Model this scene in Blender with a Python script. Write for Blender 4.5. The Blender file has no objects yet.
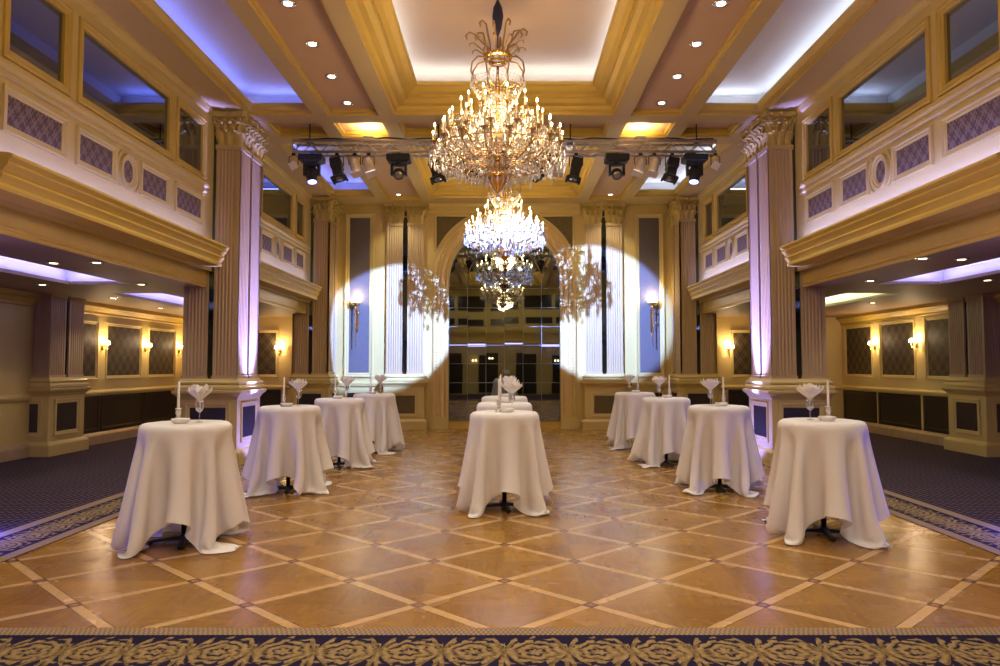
import bpy, math, random
import numpy as np
from mathutils import Vector, Matrix
PI = math.pi
sc = bpy.context.scene
COL = sc.collection
rnd = random.Random(7)

# ------------------------------------------------------------------ helpers
class MB:
    def __init__(s): s.v = []; s.f = []; s.M = None
    def add(s, vs, fs):
        b = len(s.v)
        if s.M is not None: vs = [tuple(s.M @ Vector(p)) for p in vs]
        s.v.extend(vs); s.f.extend([tuple(b+i for i in f) for f in fs])
    def quad(s, a, b, c, d): s.add([a, b, c, d], [(0, 1, 2, 3)])
    def poly(s, pts): s.add(pts, [tuple(range(len(pts)))])
    def box(s, x0, x1, y0, y1, z0, z1):
        x0, x1 = min(x0, x1), max(x0, x1); y0, y1 = min(y0, y1), max(y0, y1)
        s.add([(x0,y0,z0),(x1,y0,z0),(x1,y1,z0),(x0,y1,z0),(x0,y0,z1),(x1,y0,z1),(x1,y1,z1),(x0,y1,z1)],
              [(0,3,2,1),(4,5,6,7),(0,1,5,4),(1,2,6,5),(2,3,7,6),(3,0,4,7)])
    def loft(s, rings, closed=True, cap0=False, cap1=False):
        n = len(rings[0]); vs = [p for r in rings for p in r]; fs = []
        for k in range(len(rings)-1):
            for i in range(n if closed else n-1):
                j = (i+1) % n
                fs.append((k*n+i, k*n+j, (k+1)*n+j, (k+1)*n+i))
        if cap0: fs.append(tuple(range(n-1, -1, -1)))
        if cap1: fs.append(tuple((len(rings)-1)*n+i for i in range(n)))
        s.add(vs, fs)
    def lathe(s, prof, c=(0,0,0), n=16, cap=True):
        rings = [[(c[0]+r*math.cos(2*PI*i/n), c[1]+r*math.sin(2*PI*i/n), c[2]+z) for i in range(n)] for r, z in prof]
        s.loft(rings, True, cap, cap)
    def tube(s, pts, r, n=6, cap=True):
        pts = [Vector(p) for p in pts]; rings = []; up = Vector((0, 0, 1)); prevx = None
        for i, p in enumerate(pts):
            t = (pts[min(i+1, len(pts)-1)] - pts[max(i-1, 0)]).normalized()
            if prevx is None:
                a = up if abs(t.z) < .9 else Vector((1, 0, 0)); x = t.cross(a).normalized()
            else:
                x = (prevx - t*prevx.dot(t))
                x = x.normalized() if x.length > 1e-6 else t.orthogonal().normalized()
            prevx = x; y = t.cross(x)
            rr = r[i] if isinstance(r, (list, tuple)) else r
            rings.append([tuple(p + x*(rr*math.cos(2*PI*k/n)) + y*(rr*math.sin(2*PI*k/n))) for k in range(n)])
        s.loft(rings, True, cap, cap)
    def sphere(s, c, r, n=10, m=7, sz=1.0):
        prof = [(max(1e-4, r*math.sin(PI*i/m)), -r*sz*math.cos(PI*i/m)) for i in range(m+1)]
        s.lathe(prof, c, n)
    def drop(s, c, r, h, n=4):
        x, y, z = c
        vs = [(x+r*math.cos(2*PI*i/n), y+r*math.sin(2*PI*i/n), z-h*.62) for i in range(n)] + [(x, y, z), (x, y, z-h)]
        fs = [(i, (i+1) % n, n) for i in range(n)] + [((i+1) % n, i, n+1) for i in range(n)]
        s.add(vs, fs)
    def grid(s, fn, nu, nv):
        vs = [fn(i/nu, j/nv) for j in range(nv+1) for i in range(nu+1)]
        fs = [(j*(nu+1)+i, j*(nu+1)+i+1, (j+1)*(nu+1)+i+1, (j+1)*(nu+1)+i) for j in range(nv) for i in range(nu)]
        s.add(vs, fs)
    def mesh(s, name, mat, smooth=False):
        me = bpy.data.meshes.new(name); me.from_pydata(s.v, [], s.f); me.update()
        if mat: me.materials.append(mat)
        if smooth: me.polygons.foreach_set('use_smooth', [True]*len(me.polygons))
        return me
    def build(s, name, mat, parent=None, smooth=False, **kw):
        return link(name, s.mesh(name, mat, smooth), parent, **kw)

def link(name, me, parent=None, loc=None, rot=None, label=None, cat=None, group=None, kind=None):
    o = bpy.data.objects.new(name, me); COL.objects.link(o)
    if parent: o.parent = parent
    if loc is not None: o.location = loc
    if rot is not None: o.rotation_euler = rot
    tag(o, label, cat, group, kind); return o

def tag(o, label=None, cat=None, group=None, kind=None):
    if label: o['label'] = label
    if cat: o['category'] = cat
    if group: o['group'] = group
    if kind: o['kind'] = kind
    return o

def empty(name, loc=(0,0,0), rz=0, label=None, cat=None, group=None, kind=None):
    o = bpy.data.objects.new(name, None); COL.objects.link(o); o.location = loc; o.rotation_euler = (0, 0, rz)
    o.empty_display_size = .1
    return tag(o, label, cat, group, kind)

def copy_tree(o, parent=None):
    c = o.copy(); COL.objects.link(c); c.parent = parent
    for ch in list(o.children): copy_tree(ch, c)
    return c

def rects(x0, x1, y0, y1, holes):
    xs = sorted({x0, x1} | {h[i] for h in holes for i in (0, 1) if x0 < h[i] < x1})
    ys = sorted({y0, y1} | {h[i] for h in holes for i in (2, 3) if y0 < h[i] < y1})
    for a, b in zip(xs, xs[1:]):
        for c, d in zip(ys, ys[1:]):
            mx, my = (a+b)/2, (c+d)/2
            if not any(h[0] < mx < h[1] and h[2] < my < h[3] for h in holes): yield a, b, c, d

def rring(x0, x1, y0, y1, z): return [(x0,y0,z),(x1,y0,z),(x1,y1,z),(x0,y1,z)]

def pframe(mb, mp, u0, u1, v0, v1, prof):
    """mitred moulding round a rectangle in the plane mp(u,v,n); prof: (inset from outer edge, height)"""
    mb.loft([[mp(u0+o, v0+o, h), mp(u1-o, v0+o, h), mp(u1-o, v1-o, h), mp(u0+o, v1-o, h)] for o, h in prof])

def eframe(mb, mp, uc, vc, a, b, prof, n=28):
    mb.loft([[mp(uc+(a-o)*math.cos(2*PI*i/n), vc+(b-o)*math.sin(2*PI*i/n), h) for i in range(n)] for o, h in prof])

FR = lambda w, d: [(0,0),(0,d),(w*.3,d),(w*.42,d*.55),(w*.8,d*.5),(w*.85,d*.25),(w,d*.2),(w,-.01)]

# ------------------------------------------------------------------ materials
def newmat(name):
    m = bpy.data.materials.new(name); m.use_nodes = True
    nt = m.node_tree; nt.nodes.clear()
    out = nt.nodes.new('ShaderNodeOutputMaterial')
    return m, nt, out
def N(nt, t, **kw):
    n = nt.nodes.new(t)
    for k, v in kw.items():
        if k in n.inputs.keys() if hasattr(n.inputs, 'keys') else False: n.inputs[k].default_value = v
        else: setattr(n, k, v)
    return n
def math_(nt, op, a, b=None, c=None, clamp=False):
    n = nt.nodes.new('ShaderNodeMath'); n.operation = op; n.use_clamp = clamp
    for i, x in enumerate((a, b, c)):
        if x is None: continue
        if hasattr(x, 'is_linked') or hasattr(x, 'links'): nt.links.new(x, n.inputs[i])
        else: n.inputs[i].default_value = x
    return n.outputs[0]
def mixc(nt, fac, a, b):
    n = nt.nodes.new('ShaderNodeMix'); n.data_type = 'RGBA'
    for idx, x in ((0, fac), (6, a), (7, b)):
        if hasattr(x, 'links'): nt.links.new(x, n.inputs[idx])
        elif idx == 0: n.inputs[0].default_value = x
        else: n.inputs[idx].default_value = (*x, 1)
    return n.outputs[2]
def bsdf(nt, out, col=None, rough=.5, metal=0, spec=.5):
    b = nt.nodes.new('ShaderNodeBsdfPrincipled')
    b.inputs['Roughness'].default_value = rough; b.inputs['Metallic'].default_value = metal
    b.inputs['Specular IOR Level'].default_value = spec
    if col is not None:
        if hasattr(col, 'links'): nt.links.new(col, b.inputs['Base Color'])
        else: b.inputs['Base Color'].default_value = (*col, 1)
    nt.links.new(b.outputs[0], out.inputs[0]); return b
def paint(name, col, rough=.5, metal=0, spec=.4, var=.06, scale=3.0):
    m, nt, out = newmat(name)
    g = nt.nodes.new('ShaderNodeNewGeometry')
    nz = nt.nodes.new('ShaderNodeTexNoise'); nz.inputs['Scale'].default_value = scale; nz.inputs['Detail'].default_value = 4
    nt.links.new(g.outputs['Position'], nz.inputs['Vector'])
    lo = tuple(c*(1-var) for c in col); hi = tuple(min(1, c*(1+var)) for c in col)
    bsdf(nt, out, mixc(nt, nz.outputs['Fac'], lo, hi), rough, metal, spec); return m
def emis(name, col, st):
    m, nt, out = newmat(name); e = nt.nodes.new('ShaderNodeEmission')
    e.inputs[0].default_value = (*col, 1); e.inputs[1].default_value = st
    nt.links.new(e.outputs[0], out.inputs[0]); return m
def xyz(nt):
    g = nt.nodes.new('ShaderNodeNewGeometry'); s = nt.nodes.new('ShaderNodeSeparateXYZ')
    nt.links.new(g.outputs['Position'], s.inputs[0]); return g.outputs['Position'], s.outputs[0], s.outputs[1], s.outputs[2]
def smooth01(nt, x, a, b):
    n = nt.nodes.new('ShaderNodeMapRange'); n.interpolation_type = 'SMOOTHSTEP'
    nt.links.new(x, n.inputs[0]); n.inputs[1].default_value = a; n.inputs[2].default_value = b
    return n.outputs[0]

CREAM = paint('cream_paint', (.59, .45, .15), .45)
PALE = paint('pale_cream_paint', (.60, .465, .17), .45)
GOLD = paint('gilded_paint', (.56, .385, .075), .4, var=.1)
CEILP = paint('tan_beam_paint', (.55, .41, .17), .5)
TAN = paint('tan_ceiling_paint', (.56, .37, .20), .6)
FLUTE = paint('fluted_pilaster_paint', (.47, .335, .16), .45)
WHITE = paint('white_ceiling_paint', (.8, .77, .74), .6, var=.02)
BLUSH = paint('blush_ceiling_paint', (.52, .38, .27), .6, var=.02)
STONE = paint('beige_marble', (.42, .30, .15), .3, var=.3, scale=5)
BLACK = paint('black_metal', (.012, .012, .013), .4, var=.1)
BLACKP = paint('black_lamp_housing', (.015, .015, .018), .5)
STEEL = paint('truss_aluminium', (.62, .6, .57), .35, .9)
SILVER = paint('polished_lamp_can', (.82, .76, .72), .28, .5)
CHROME = paint('chrome', (.8, .78, .75), .12, 1.0)
BRASS = paint('gilt_brass', (.80, .50, .16), .22, 1.0)
DARKWOOD = paint('dark_brown_panel', (.030, .022, .013), .28, var=.25, scale=6)
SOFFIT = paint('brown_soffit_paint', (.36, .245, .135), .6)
YELLOWP = paint('ochre_wall_paint', (.66, .50, .20), .5)
LEAD = paint('grey_window_bar', (.20, .20, .19), .4, .3)
WAX = paint('white_wax', (.86, .82, .74), .4, var=.02)
CHINA = paint('white_porcelain', (.85, .83, .80), .2, var=.02)
BLUEP = paint('grey_blue_fabric', (.125, .105, .10), .7, var=.12, scale=14)
OLIVE = paint('olive_spandrel_fabric', (.115, .085, .025), .6, var=.3, scale=12)
IVORY = paint('ivory_candle_tube', (.9, .76, .5), .4, var=.02)

def glassmix(name, tint=(1,1,1), refl=.25, tr=(.95,.95,.95), rough=.02):
    m, nt, out = newmat(name)
    t = nt.nodes.new('ShaderNodeBsdfTransparent'); t.inputs[0].default_value = (*tr, 1)
    g = nt.nodes.new('ShaderNodeBsdfGlossy'); g.inputs[0].default_value = (*tint, 1); g.inputs['Roughness'].default_value = rough
    lw = nt.nodes.new('ShaderNodeLayerWeight'); lw.inputs[0].default_value = .35
    f = math_(nt, 'MULTIPLY_ADD', lw.outputs['Facing'], .7, refl, True)
    x = nt.nodes.new('ShaderNodeMixShader'); nt.links.new(f, x.inputs[0])
    nt.links.new(t.outputs[0], x.inputs[1]); nt.links.new(g.outputs[0], x.inputs[2]); nt.links.new(x.outputs[0], out.inputs[0]); return m
GLASS = glassmix('clear_glass', refl=.12)
def crystal():
    m, nt, out = newmat('cut_crystal')
    t = nt.nodes.new('ShaderNodeBsdfTransparent'); t.inputs[0].default_value = (.97, .95, .92, 1)
    g = nt.nodes.new('ShaderNodeBsdfGlossy'); g.inputs[0].default_value = (1, .98, .95, 1); g.inputs['Roughness'].default_value = .12
    tl = nt.nodes.new('ShaderNodeBsdfTranslucent'); tl.inputs[0].default_value = (.95, .93, .9, 1)
    x = nt.nodes.new('ShaderNodeMixShader'); x.inputs[0].default_value = .62
    df = nt.nodes.new('ShaderNodeBsdfDiffuse'); df.inputs[0].default_value = (.95, .94, .92, 1)
    x2 = nt.nodes.new('ShaderNodeMixShader'); x2.inputs[0].default_value = .5; nt.links.new(tl.outputs[0], x2.inputs[1]); nt.links.new(df.outputs[0], x2.inputs[2])
    nt.links.new(g.outputs[0], x.inputs[1]); nt.links.new(x2.outputs[0], x.inputs[2])
    y = nt.nodes.new('ShaderNodeMixShader'); y.inputs[0].default_value = .70
    nt.links.new(t.outputs[0], y.inputs[1]); nt.links.new(x.outputs[0], y.inputs[2]); nt.links.new(y.outputs[0], out.inputs[0]); return m
CRYSTAL = crystal()
BRONZE = paint('aged_bronze', (.42, .27, .10), .32, 1.0)

def darkmirror(name, tint, base=(.006,.007,.007), fac=.8, rough=.015):
    m, nt, out = newmat(name)
    d = nt.nodes.new('ShaderNodeBsdfDiffuse'); d.inputs[0].default_value = (*base, 1)
    g = nt.nodes.new('ShaderNodeBsdfGlossy'); g.inputs[0].default_value = (*tint, 1); g.inputs['Roughness'].default_value = rough
    x = nt.nodes.new('ShaderNodeMixShader'); x.inputs[0].default_value = fac
    nt.links.new(d.outputs[0], x.inputs[1]); nt.links.new(g.outputs[0], x.inputs[2]); nt.links.new(x.outputs[0], out.inputs[0]); return m
MIRROR = darkmirror('smoked_mirror', (.27, .30, .27), fac=.85)
STRIPM = darkmirror('smoked_mirror_strip', (.16, .22, .22), fac=.7, rough=.05)
WINGL = darkmirror('dark_gallery_glass', (.48, .54, .66), base=(.012, .012, .015), fac=.75, rough=.02)

def damask(name, lo, hi, su, sv):
    m, nt, out = newmat(name)
    P, x, y, z = xyz(nt)
    h = math_(nt, 'ADD', x, y)
    nz = nt.nodes.new('ShaderNodeTexNoise'); nz.inputs['Scale'].default_value = 30; nz.inputs['Detail'].default_value = 3
    nt.links.new(P, nz.inputs['Vector'])
    n0 = math_(nt, 'MULTIPLY', math_(nt, 'SUBTRACT', nz.outputs['Fac'], .5), 2.2)
    a = math_(nt, 'ADD', math_(nt, 'SINE', math_(nt, 'MULTIPLY', h, 2*PI/su)), n0)
    b = math_(nt, 'SINE', math_(nt, 'MULTIPLY', z, 2*PI/sv))
    c = math_(nt, 'SINE', math_(nt, 'MULTIPLY', h, 6*PI/su)); d = math_(nt, 'SINE', math_(nt, 'MULTIPLY', z, 5*PI/sv))
    v = math_(nt, 'ADD', math_(nt, 'MULTIPLY', a, b), math_(nt, 'MULTIPLY', math_(nt, 'MULTIPLY', c, d), .8))
    k = smooth01(nt, v, -.25, .25)
    bsdf(nt, out, mixc(nt, k, lo, hi), .65, 0, .3); return m
DAMASK = damask('brown_damask', (.050, .033, .015), (.105, .075, .038), .30, .34)
DAMASKP = damask('mauve_damask', (.105, .065, .05), (.21, .145, .115), .17, .19)

def cloth_mat():
    m, nt, out = newmat('white_linen')
    P, x, y, z = xyz(nt)
    nz = nt.nodes.new('ShaderNodeTexNoise'); nz.inputs['Scale'].default_value = 60; nz.inputs['Detail'].default_value = 2
    nt.links.new(P, nz.inputs['Vector'])
    col = mixc(nt, nz.outputs['Fac'], (.89, .87, .86), (.94, .93, .92))
    d = nt.nodes.new('ShaderNodeBsdfDiffuse'); t = nt.nodes.new('ShaderNodeBsdfTranslucent')
    nt.links.new(col, d.inputs[0]); nt.links.new(col, t.inputs[0])
    x = nt.nodes.new('ShaderNodeMixShader'); x.inputs[0].default_value = .18
    nt.links.new(d.outputs[0], x.inputs[1]); nt.links.new(t.outputs[0], x.inputs[2]); nt.links.new(x.outputs[0], out.inputs[0]); return m
LINEN = cloth_mat()

def parquet():
    m, nt, out = newmat('oak_parquet_panels')
    P, x, y, z = xyz(nt)
    HX, HY, Y0 = .588, .53, 5.325
    u = math_(nt, 'DIVIDE', x, HX); v = math_(nt, 'DIVIDE', math_(nt, 'SUBTRACT', y, Y0), HY)
    a = math_(nt, 'MULTIPLY', math_(nt, 'ADD', u, v), .5); b = math_(nt, 'MULTIPLY', math_(nt, 'SUBTRACT', u, v), .5)
    fa = math_(nt, 'FLOOR', a); fb = math_(nt, 'FLOOR', b)
    ra = math_(nt, 'SUBTRACT', a, fa); rb = math_(nt, 'SUBTRACT', b, fb)
    da = math_(nt, 'SUBTRACT', .5, math_(nt, 'ABSOLUTE', math_(nt, 'SUBTRACT', ra, .5)))
    db = math_(nt, 'SUBTRACT', .5, math_(nt, 'ABSOLUTE', math_(nt, 'SUBTRACT', rb, .5)))
    w = .047
    sa = math_(nt, 'LESS_THAN', da, w); sb = math_(nt, 'LESS_THAN', db, w)
    strip = math_(nt, 'MAXIMUM', sa, sb)
    node = math_(nt, 'MULTIPLY', math_(nt, 'LESS_THAN', da, w*1.25), math_(nt, 'LESS_THAN', db, w*1.25))
    nodein = math_(nt, 'MULTIPLY', math_(nt, 'LESS_THAN', da, w*.62), math_(nt, 'LESS_THAN', db, w*.62))
    edge = math_(nt, 'MAXIMUM', math_(nt, 'LESS_THAN', math_(nt, 'ABSOLUTE', math_(nt, 'SUBTRACT', da, w)), .004),
                 math_(nt, 'LESS_THAN', math_(nt, 'ABSOLUTE', math_(nt, 'SUBTRACT', db, w)), .004))
    q1 = math_(nt, 'GREATER_THAN', ra, rb); q2 = math_(nt, 'GREATER_THAN', math_(nt, 'ADD', ra, rb), 1.0)
    q = math_(nt, 'MULTIPLY_ADD', q1, 2.0, q2)
    cv = nt.nodes.new('ShaderNodeCombineXYZ')
    nt.links.new(fa, cv.inputs[0]); nt.links.new(fb, cv.inputs[1]); nt.links.new(q, cv.inputs[2])
    wn = nt.nodes.new('ShaderNodeTexWhiteNoise'); nt.links.new(cv.outputs[0], wn.inputs['Vector'])
    # grain runs lengthways in two of the quarters and crosswise in the others
    same = math_(nt, 'COMPARE', q1, q2, .1)
    gx = math_(nt, 'MULTIPLY_ADD', same, 34.0, 6.0); gy = math_(nt, 'MULTIPLY_ADD', same, -34.0, 40.0)
    gv = nt.nodes.new('ShaderNodeCombineXYZ')
    nt.links.new(math_(nt, 'MULTIPLY', x, gx), gv.inputs[0]); nt.links.new(math_(nt, 'MULTIPLY', y, gy), gv.inputs[1])
    nt.links.new(math_(nt, 'MULTIPLY', wn.outputs['Value'], 30), gv.inputs[2])
    g = nt.nodes.new('ShaderNodeTexNoise'); g.inputs['Scale'].default_value = 1.0; g.inputs['Detail'].default_value = 5; g.inputs['Roughness'].default_value = .65
    nt.links.new(gv.outputs[0], g.inputs['Vector'])
    f = math_(nt, 'ADD', math_(nt, 'MULTIPLY', wn.outputs['Value'], .5), math_(nt, 'MULTIPLY', smooth01(nt, g.outputs['Fac'], .3, .7), .5))
    field = mixc(nt, f, (.185, .083, .009), (.37, .19, .025))
    light = mixc(nt, g.outputs['Fac'], (.42, .24, .085), (.66, .43, .175))
    c = mixc(nt, strip, field, light)
    c = mixc(nt, edge, c, (.11, .045, .014))
    c = mixc(nt, node, c, (.12, .042, .018)); c = mixc(nt, nodein, c, (.30, .15, .07))
    bb = bsdf(nt, out, c, .27, 0, .4)
    rr = nt.nodes.new('ShaderNodeTexNoise'); rr.inputs['Scale'].default_value = 2.5; rr.inputs['Detail'].default_value = 3
    nt.links.new(P, rr.inputs['Vector'])
    nt.links.new(math_(nt, 'MULTIPLY_ADD', rr.outputs['Fac'], .18, .17), bb.inputs['Roughness']); return m
PARQUET = parquet()

def carpet_field():
    m, nt, out = newmat('navy_figured_carpet')
    P, x, y, z = xyz(nt)
    a = math_(nt, 'SINE', math_(nt, 'MULTIPLY', math_(nt, 'ADD', x, y), 2*PI/.17))
    b = math_(nt, 'SINE', math_(nt, 'MULTIPLY', math_(nt, 'SUBTRACT', x, y), 2*PI/.17))
    c = math_(nt, 'SINE', math_(nt, 'MULTIPLY', y, 2*PI/.06))
    nz = nt.nodes.new('ShaderNodeTexNoise'); nz.inputs['Scale'].default_value = 120; nt.links.new(P, nz.inputs['Vector'])
    v = math_(nt, 'ADD', math_(nt, 'ADD', math_(nt, 'MULTIPLY', a, b), math_(nt, 'MULTIPLY', c, .25)), math_(nt, 'MULTIPLY', math_(nt, 'SUBTRACT', nz.outputs['Fac'], .5), 1.4))
    bsdf(nt, out, mixc(nt, smooth01(nt, v, .05, .5), (.013, .009, .028), (.125, .082, .078)), .9, 0, .1); return m
CARPET = carpet_field()

def scroll_border(along, c0, sgn, half, period=.36, phase=0.0):
    """acanthus rosettes in gold on navy, along x or y"""
    m, nt, out = newmat('scroll_border_carpet')
    P, x, y, z = xyz(nt)
    s, t = (x, y) if along == 'x' else (y, x)
    nz = nt.nodes.new('ShaderNodeTexNoise'); nz.inputs['Scale'].default_value = 13; nz.inputs['Detail'].default_value = 3
    nt.links.new(P, nz.inputs['Vector'])
    nf = math_(nt, 'SUBTRACT', nz.outputs['Fac'], .5)
    n2 = nt.nodes.new('ShaderNodeTexNoise'); n2.inputs['Scale'].default_value = 48; n2.inputs['Detail'].default_value = 2
    nt.links.new(P, n2.inputs['Vector']); nf2 = math_(nt, 'SUBTRACT', n2.outputs['Fac'], .5)
    sp = math_(nt, 'DIVIDE', math_(nt, 'ADD', s, phase), period)
    fs = math_(nt, 'SUBTRACT', math_(nt, 'FRACT', sp), .5)
    px = math_(nt, 'MULTIPLY', fs, period); py = math_(nt, 'ADD', math_(nt, 'SUBTRACT', t, c0), math_(nt, 'MULTIPLY', math_(nt, 'SINE', math_(nt, 'MULTIPLY', sp, PI*2)), .0))
    r = math_(nt, 'SQRT', math_(nt, 'ADD', math_(nt, 'MULTIPLY', px, px), math_(nt, 'MULTIPLY', py, py)))
    th = math_(nt, 'ARCTAN2', py, px)
    rn = math_(nt, 'ADD', math_(nt, 'DIVIDE', r, half), math_(nt, 'MULTIPLY', nf, .35))
    tw = math_(nt, 'ADD', math_(nt, 'MULTIPLY', th, 11.0), math_(nt, 'MULTIPLY', rn, 9.0))
    pet = math_(nt, 'SINE', tw)
    leafs = math_(nt, 'MULTIPLY_ADD', pet, .20, .86)            # lobed outline of the rosette
    body = smooth01(nt, math_(nt, 'SUBTRACT', leafs, rn), -.02, .06)
    ringv = math_(nt, 'SINE', math_(nt, 'ADD', math_(nt, 'MULTIPLY', rn, 21.0), math_(nt, 'MULTIPLY', math_(nt, 'SINE', math_(nt, 'MULTIPLY', th, 6.0)), .9)))
    gap = smooth01(nt, math_(nt, 'ADD', ringv, math_(nt, 'MULTIPLY', nf2, 1.2)), -.75, -.2)
    # sprays of small leaves between the rosettes
    q = math_(nt, 'SUBTRACT', math_(nt, 'ABSOLUTE', fs), .5)
    px2 = math_(nt, 'MULTIPLY', q, period)
    th2 = math_(nt, 'ARCTAN2', py, px2); r2_ = math_(nt, 'DIVIDE', math_(nt, 'SQRT', math_(nt, 'ADD', math_(nt, 'MULTIPLY', px2, px2), math_(nt, 'MULTIPLY', py, py))), half)
    spray = math_(nt, 'SUBTRACT', math_(nt, 'MULTIPLY_ADD', math_(nt, 'SINE', math_(nt, 'MULTIPLY', th2, 14.0)), .42, .62), math_(nt, 'ADD', r2_, math_(nt, 'MULTIPLY', nf2, .5)))
    k = math_(nt, 'MAXIMUM', math_(nt, 'MULTIPLY', body, gap), smooth01(nt, spray, -.02, .06))
    edge = math_(nt, 'LESS_THAN', math_(nt, 'ABSOLUTE', math_(nt, 'SUBTRACT', t, c0)), half*1.16)
    k = math_(nt, 'MULTIPLY', k, edge)
    tone = math_(nt, 'ADD', math_(nt, 'MULTIPLY_ADD', ringv, .22, .45), math_(nt, 'MULTIPLY', nf2, 1.1), None, True)
    gold = mixc(nt, tone, (.08, .05, .018), (.38, .27, .125))
    bsdf(nt, out, mixc(nt, k, (.014, .010, .034), gold), .9, 0, .1); return m

def braid(along, per=.03):
    m, nt, out = newmat('beige_braid_carpet')
    P, x, y, z = xyz(nt); s = x if along == 'x' else y; t = y if along == 'x' else x
    v = math_(nt, 'MULTIPLY', math_(nt, 'SINE', math_(nt, 'MULTIPLY', s, 2*PI/per)), math_(nt, 'SINE', math_(nt, 'MULTIPLY', t, 2*PI/.07)))
    bsdf(nt, out, mixc(nt, smooth01(nt, v, -.2, .3), (.20, .135, .085), (.34, .245, .15)), .9, 0, .1); return m

# ------------------------------------------------------------------ floor
XC = 4.17; YF = 4.36; YB = 17.95
mb = MB(); mb.box(-4.6, 4.6, 4.0, 18.6, -.06, 0)
mb.build('floor', PARQUET, kind='structure', label='polished parquet dance floor laid in large diamonds with pale strips')
BRX, BRY = braid('x'), braid('y')
def carpet(name, x0, x1, y0, y1, label):
    m = MB(); m.box(x0, x1, y0, y1, -.05, .006); return m.build(name, CARPET, kind='structure', label=label)
cl = carpet('floor_carpet_left', -9.6, -XC, -2.4, 18.6, 'dark navy figured carpet of the left side aisle')
cr = carpet('floor_carpet_right', XC+.08, 10.0, -2.4, 18.6, 'dark navy figured carpet of the right side aisle')
cf = carpet('floor_carpet_front', -XC, XC+.08, -2.4, YF, 'navy carpet with a gold scroll border along the front of the dance floor')
for par, s, x in ((cl, -1, XC), (cr, 1, XC+.08)):
    m = MB(); m.box(s*x, s*(x+.12), YF-.74, 18.4, .0061, .009); m.build('braid_band', BRY, par)
    m = MB(); m.box(s*(x+.12), s*(x+.60), YF-.74, 18.4, .0061, .008); m.build('scroll_border', scroll_border('y', s*(x+.36), s, .21), par)
    m = MB(); m.box(s*(x+.60), s*(x+.74), YF-.74, 18.4, .0061, .009); m.build('braid_band', BRY, par)
m = MB(); m.box(-XC, XC+.08, YF-.115, YF, .0061, .010); m.build('braid_band', BRX, cf)
m = MB(); m.box(-XC, XC+.08, YF-.62, YF-.115, .0061, .008); m.build('scroll_border', scroll_border('x', YF-.355, 1, .21), cf)
m = MB(); m.box(-XC, XC+.08, YF-.74, YF-.62, .0061, .009); m.build('braid_band', BRX, cf)

# ------------------------------------------------------------------ ceiling
ZC = 5.90
YR, YE = -2.2, 18.1
XW = 4.88
ceil = MB(); trim = MB(); gold = MB(); white = MB(); blush = MB(); coffer = MB(); dent = MB()
holes = []
TR = [(6.3, 11.55), (13.1, 17.35), (0.2, 5.4)]
for a, b in TR: holes.append((-1.87, 1.87, a, b))
COF = [(6.1, 11.6), (11.95, 12.7), (13.1, 17.6), (0.0, 5.75)]
COV = [(6.5, 11.56), (13.1, 17.25), (0.3, 5.5)]
for s in (-1, 1):
    for a, b in COF: holes.append((min(s*2.15, s*3.01), max(s*2.15, s*3.01), a, b))
    for a, b in COV: holes.append((min(s*3.27, s*4.38), max(s*3.27, s*4.38), a, b))
    holes.append((min(s*3.27, s*4.2), max(s*3.27, s*4.2), 11.95, 12.7))
holes.append((-1.87, 1.87, 11.95, 12.7))
for a, b, c, d in rects(-XW-.3, XW+.3, YR, YE+.2, holes):
    ceil.quad((a,c,ZC), (b,c,ZC), (b,d,ZC), (a,d,ZC))
# slab above everything keeps the room closed
ceil.box(-XW-.4, XW+.4, YR-.1, YE+.4, 7.3, 7.4)
co = ceil.build('ceiling', CEILP, kind='structure', label='coffered cream ceiling with gilded trays and lit coves')
def coff(x0, x1, y0, y1, h=.1):
    trim.loft([rring(x0, x1, y0, y1, ZC), rring(x0, x1, y0, y1, ZC+.04), rring(x0+.035, x1-.035, y0+.035, y1-.035, ZC+.05), rring(x0+.035, x1-.035, y0+.035, y1-.035, ZC+h)])
    coffer.poly(rring(x0+.035, x1-.035, y0+.035, y1-.035, ZC+h))
for s in (-1, 1):
    for a, b in COF: coff(min(s*2.15, s*3.01), max(s*2.15, s*3.01), a, b)
    coff(min(s*3.27, s*4.2), max(s*3.27, s*4.2), 11.95, 12.7, .16)
coff(-1.87, 1.87, 11.95, 12.7, .16)
trim.build('coffer_trim', GOLD, co); coffer.build('coffer_panel', TAN, co)
for a, b in TR:
    x = 1.87
    prof = [(0, 0), (0, .05), (.05, .07), (.08, .12), (.16, .14), (.22, .20), (.25, .20), (.25, .25), (.33, .28), (.40, .34), (.43, .345), (.43, .40), (.33, .42)]
    gold.loft([rring(-x+o, x-o, a+o, b-o, ZC+h) for o, h in prof])
    # dentils stand under the second step
    nx = int(3.3/.06)
    for i in range(nx):
        xx = -1.6 + i*.06
        dent.box(xx, xx+.03, b-.262, b-.23, ZC+.205, ZC+.245)
    ny = int((b-a-.5)/.06)
    for i in range(ny):
        yy = a+.27+i*.06
        for s in (-1, 1): dent.box(s*(1.87-.262), s*(1.87-.23), yy, yy+.03, ZC+.205, ZC+.245)
    blush.loft([rring(-1.54, 1.54, a+.33, b-.33, ZC+.42), rring(-1.95, 1.95, a-.08, b+.08, ZC+.42), rring(-1.95, 1.95, a-.08, b+.08, ZC+.50), rring(-1.90, 1.90, a-.03, b+.03, ZC+.60), rring(-1.80, 1.80, a+.07, b-.07, ZC+.67), rring(-1.66, 1.66, a+.21, b-.21, ZC+.70)], True, False, True)
gold.build('tray_cornice', GOLD, co); dent.build('dentil_band', GOLD, co)
ctr = MB()
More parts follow.
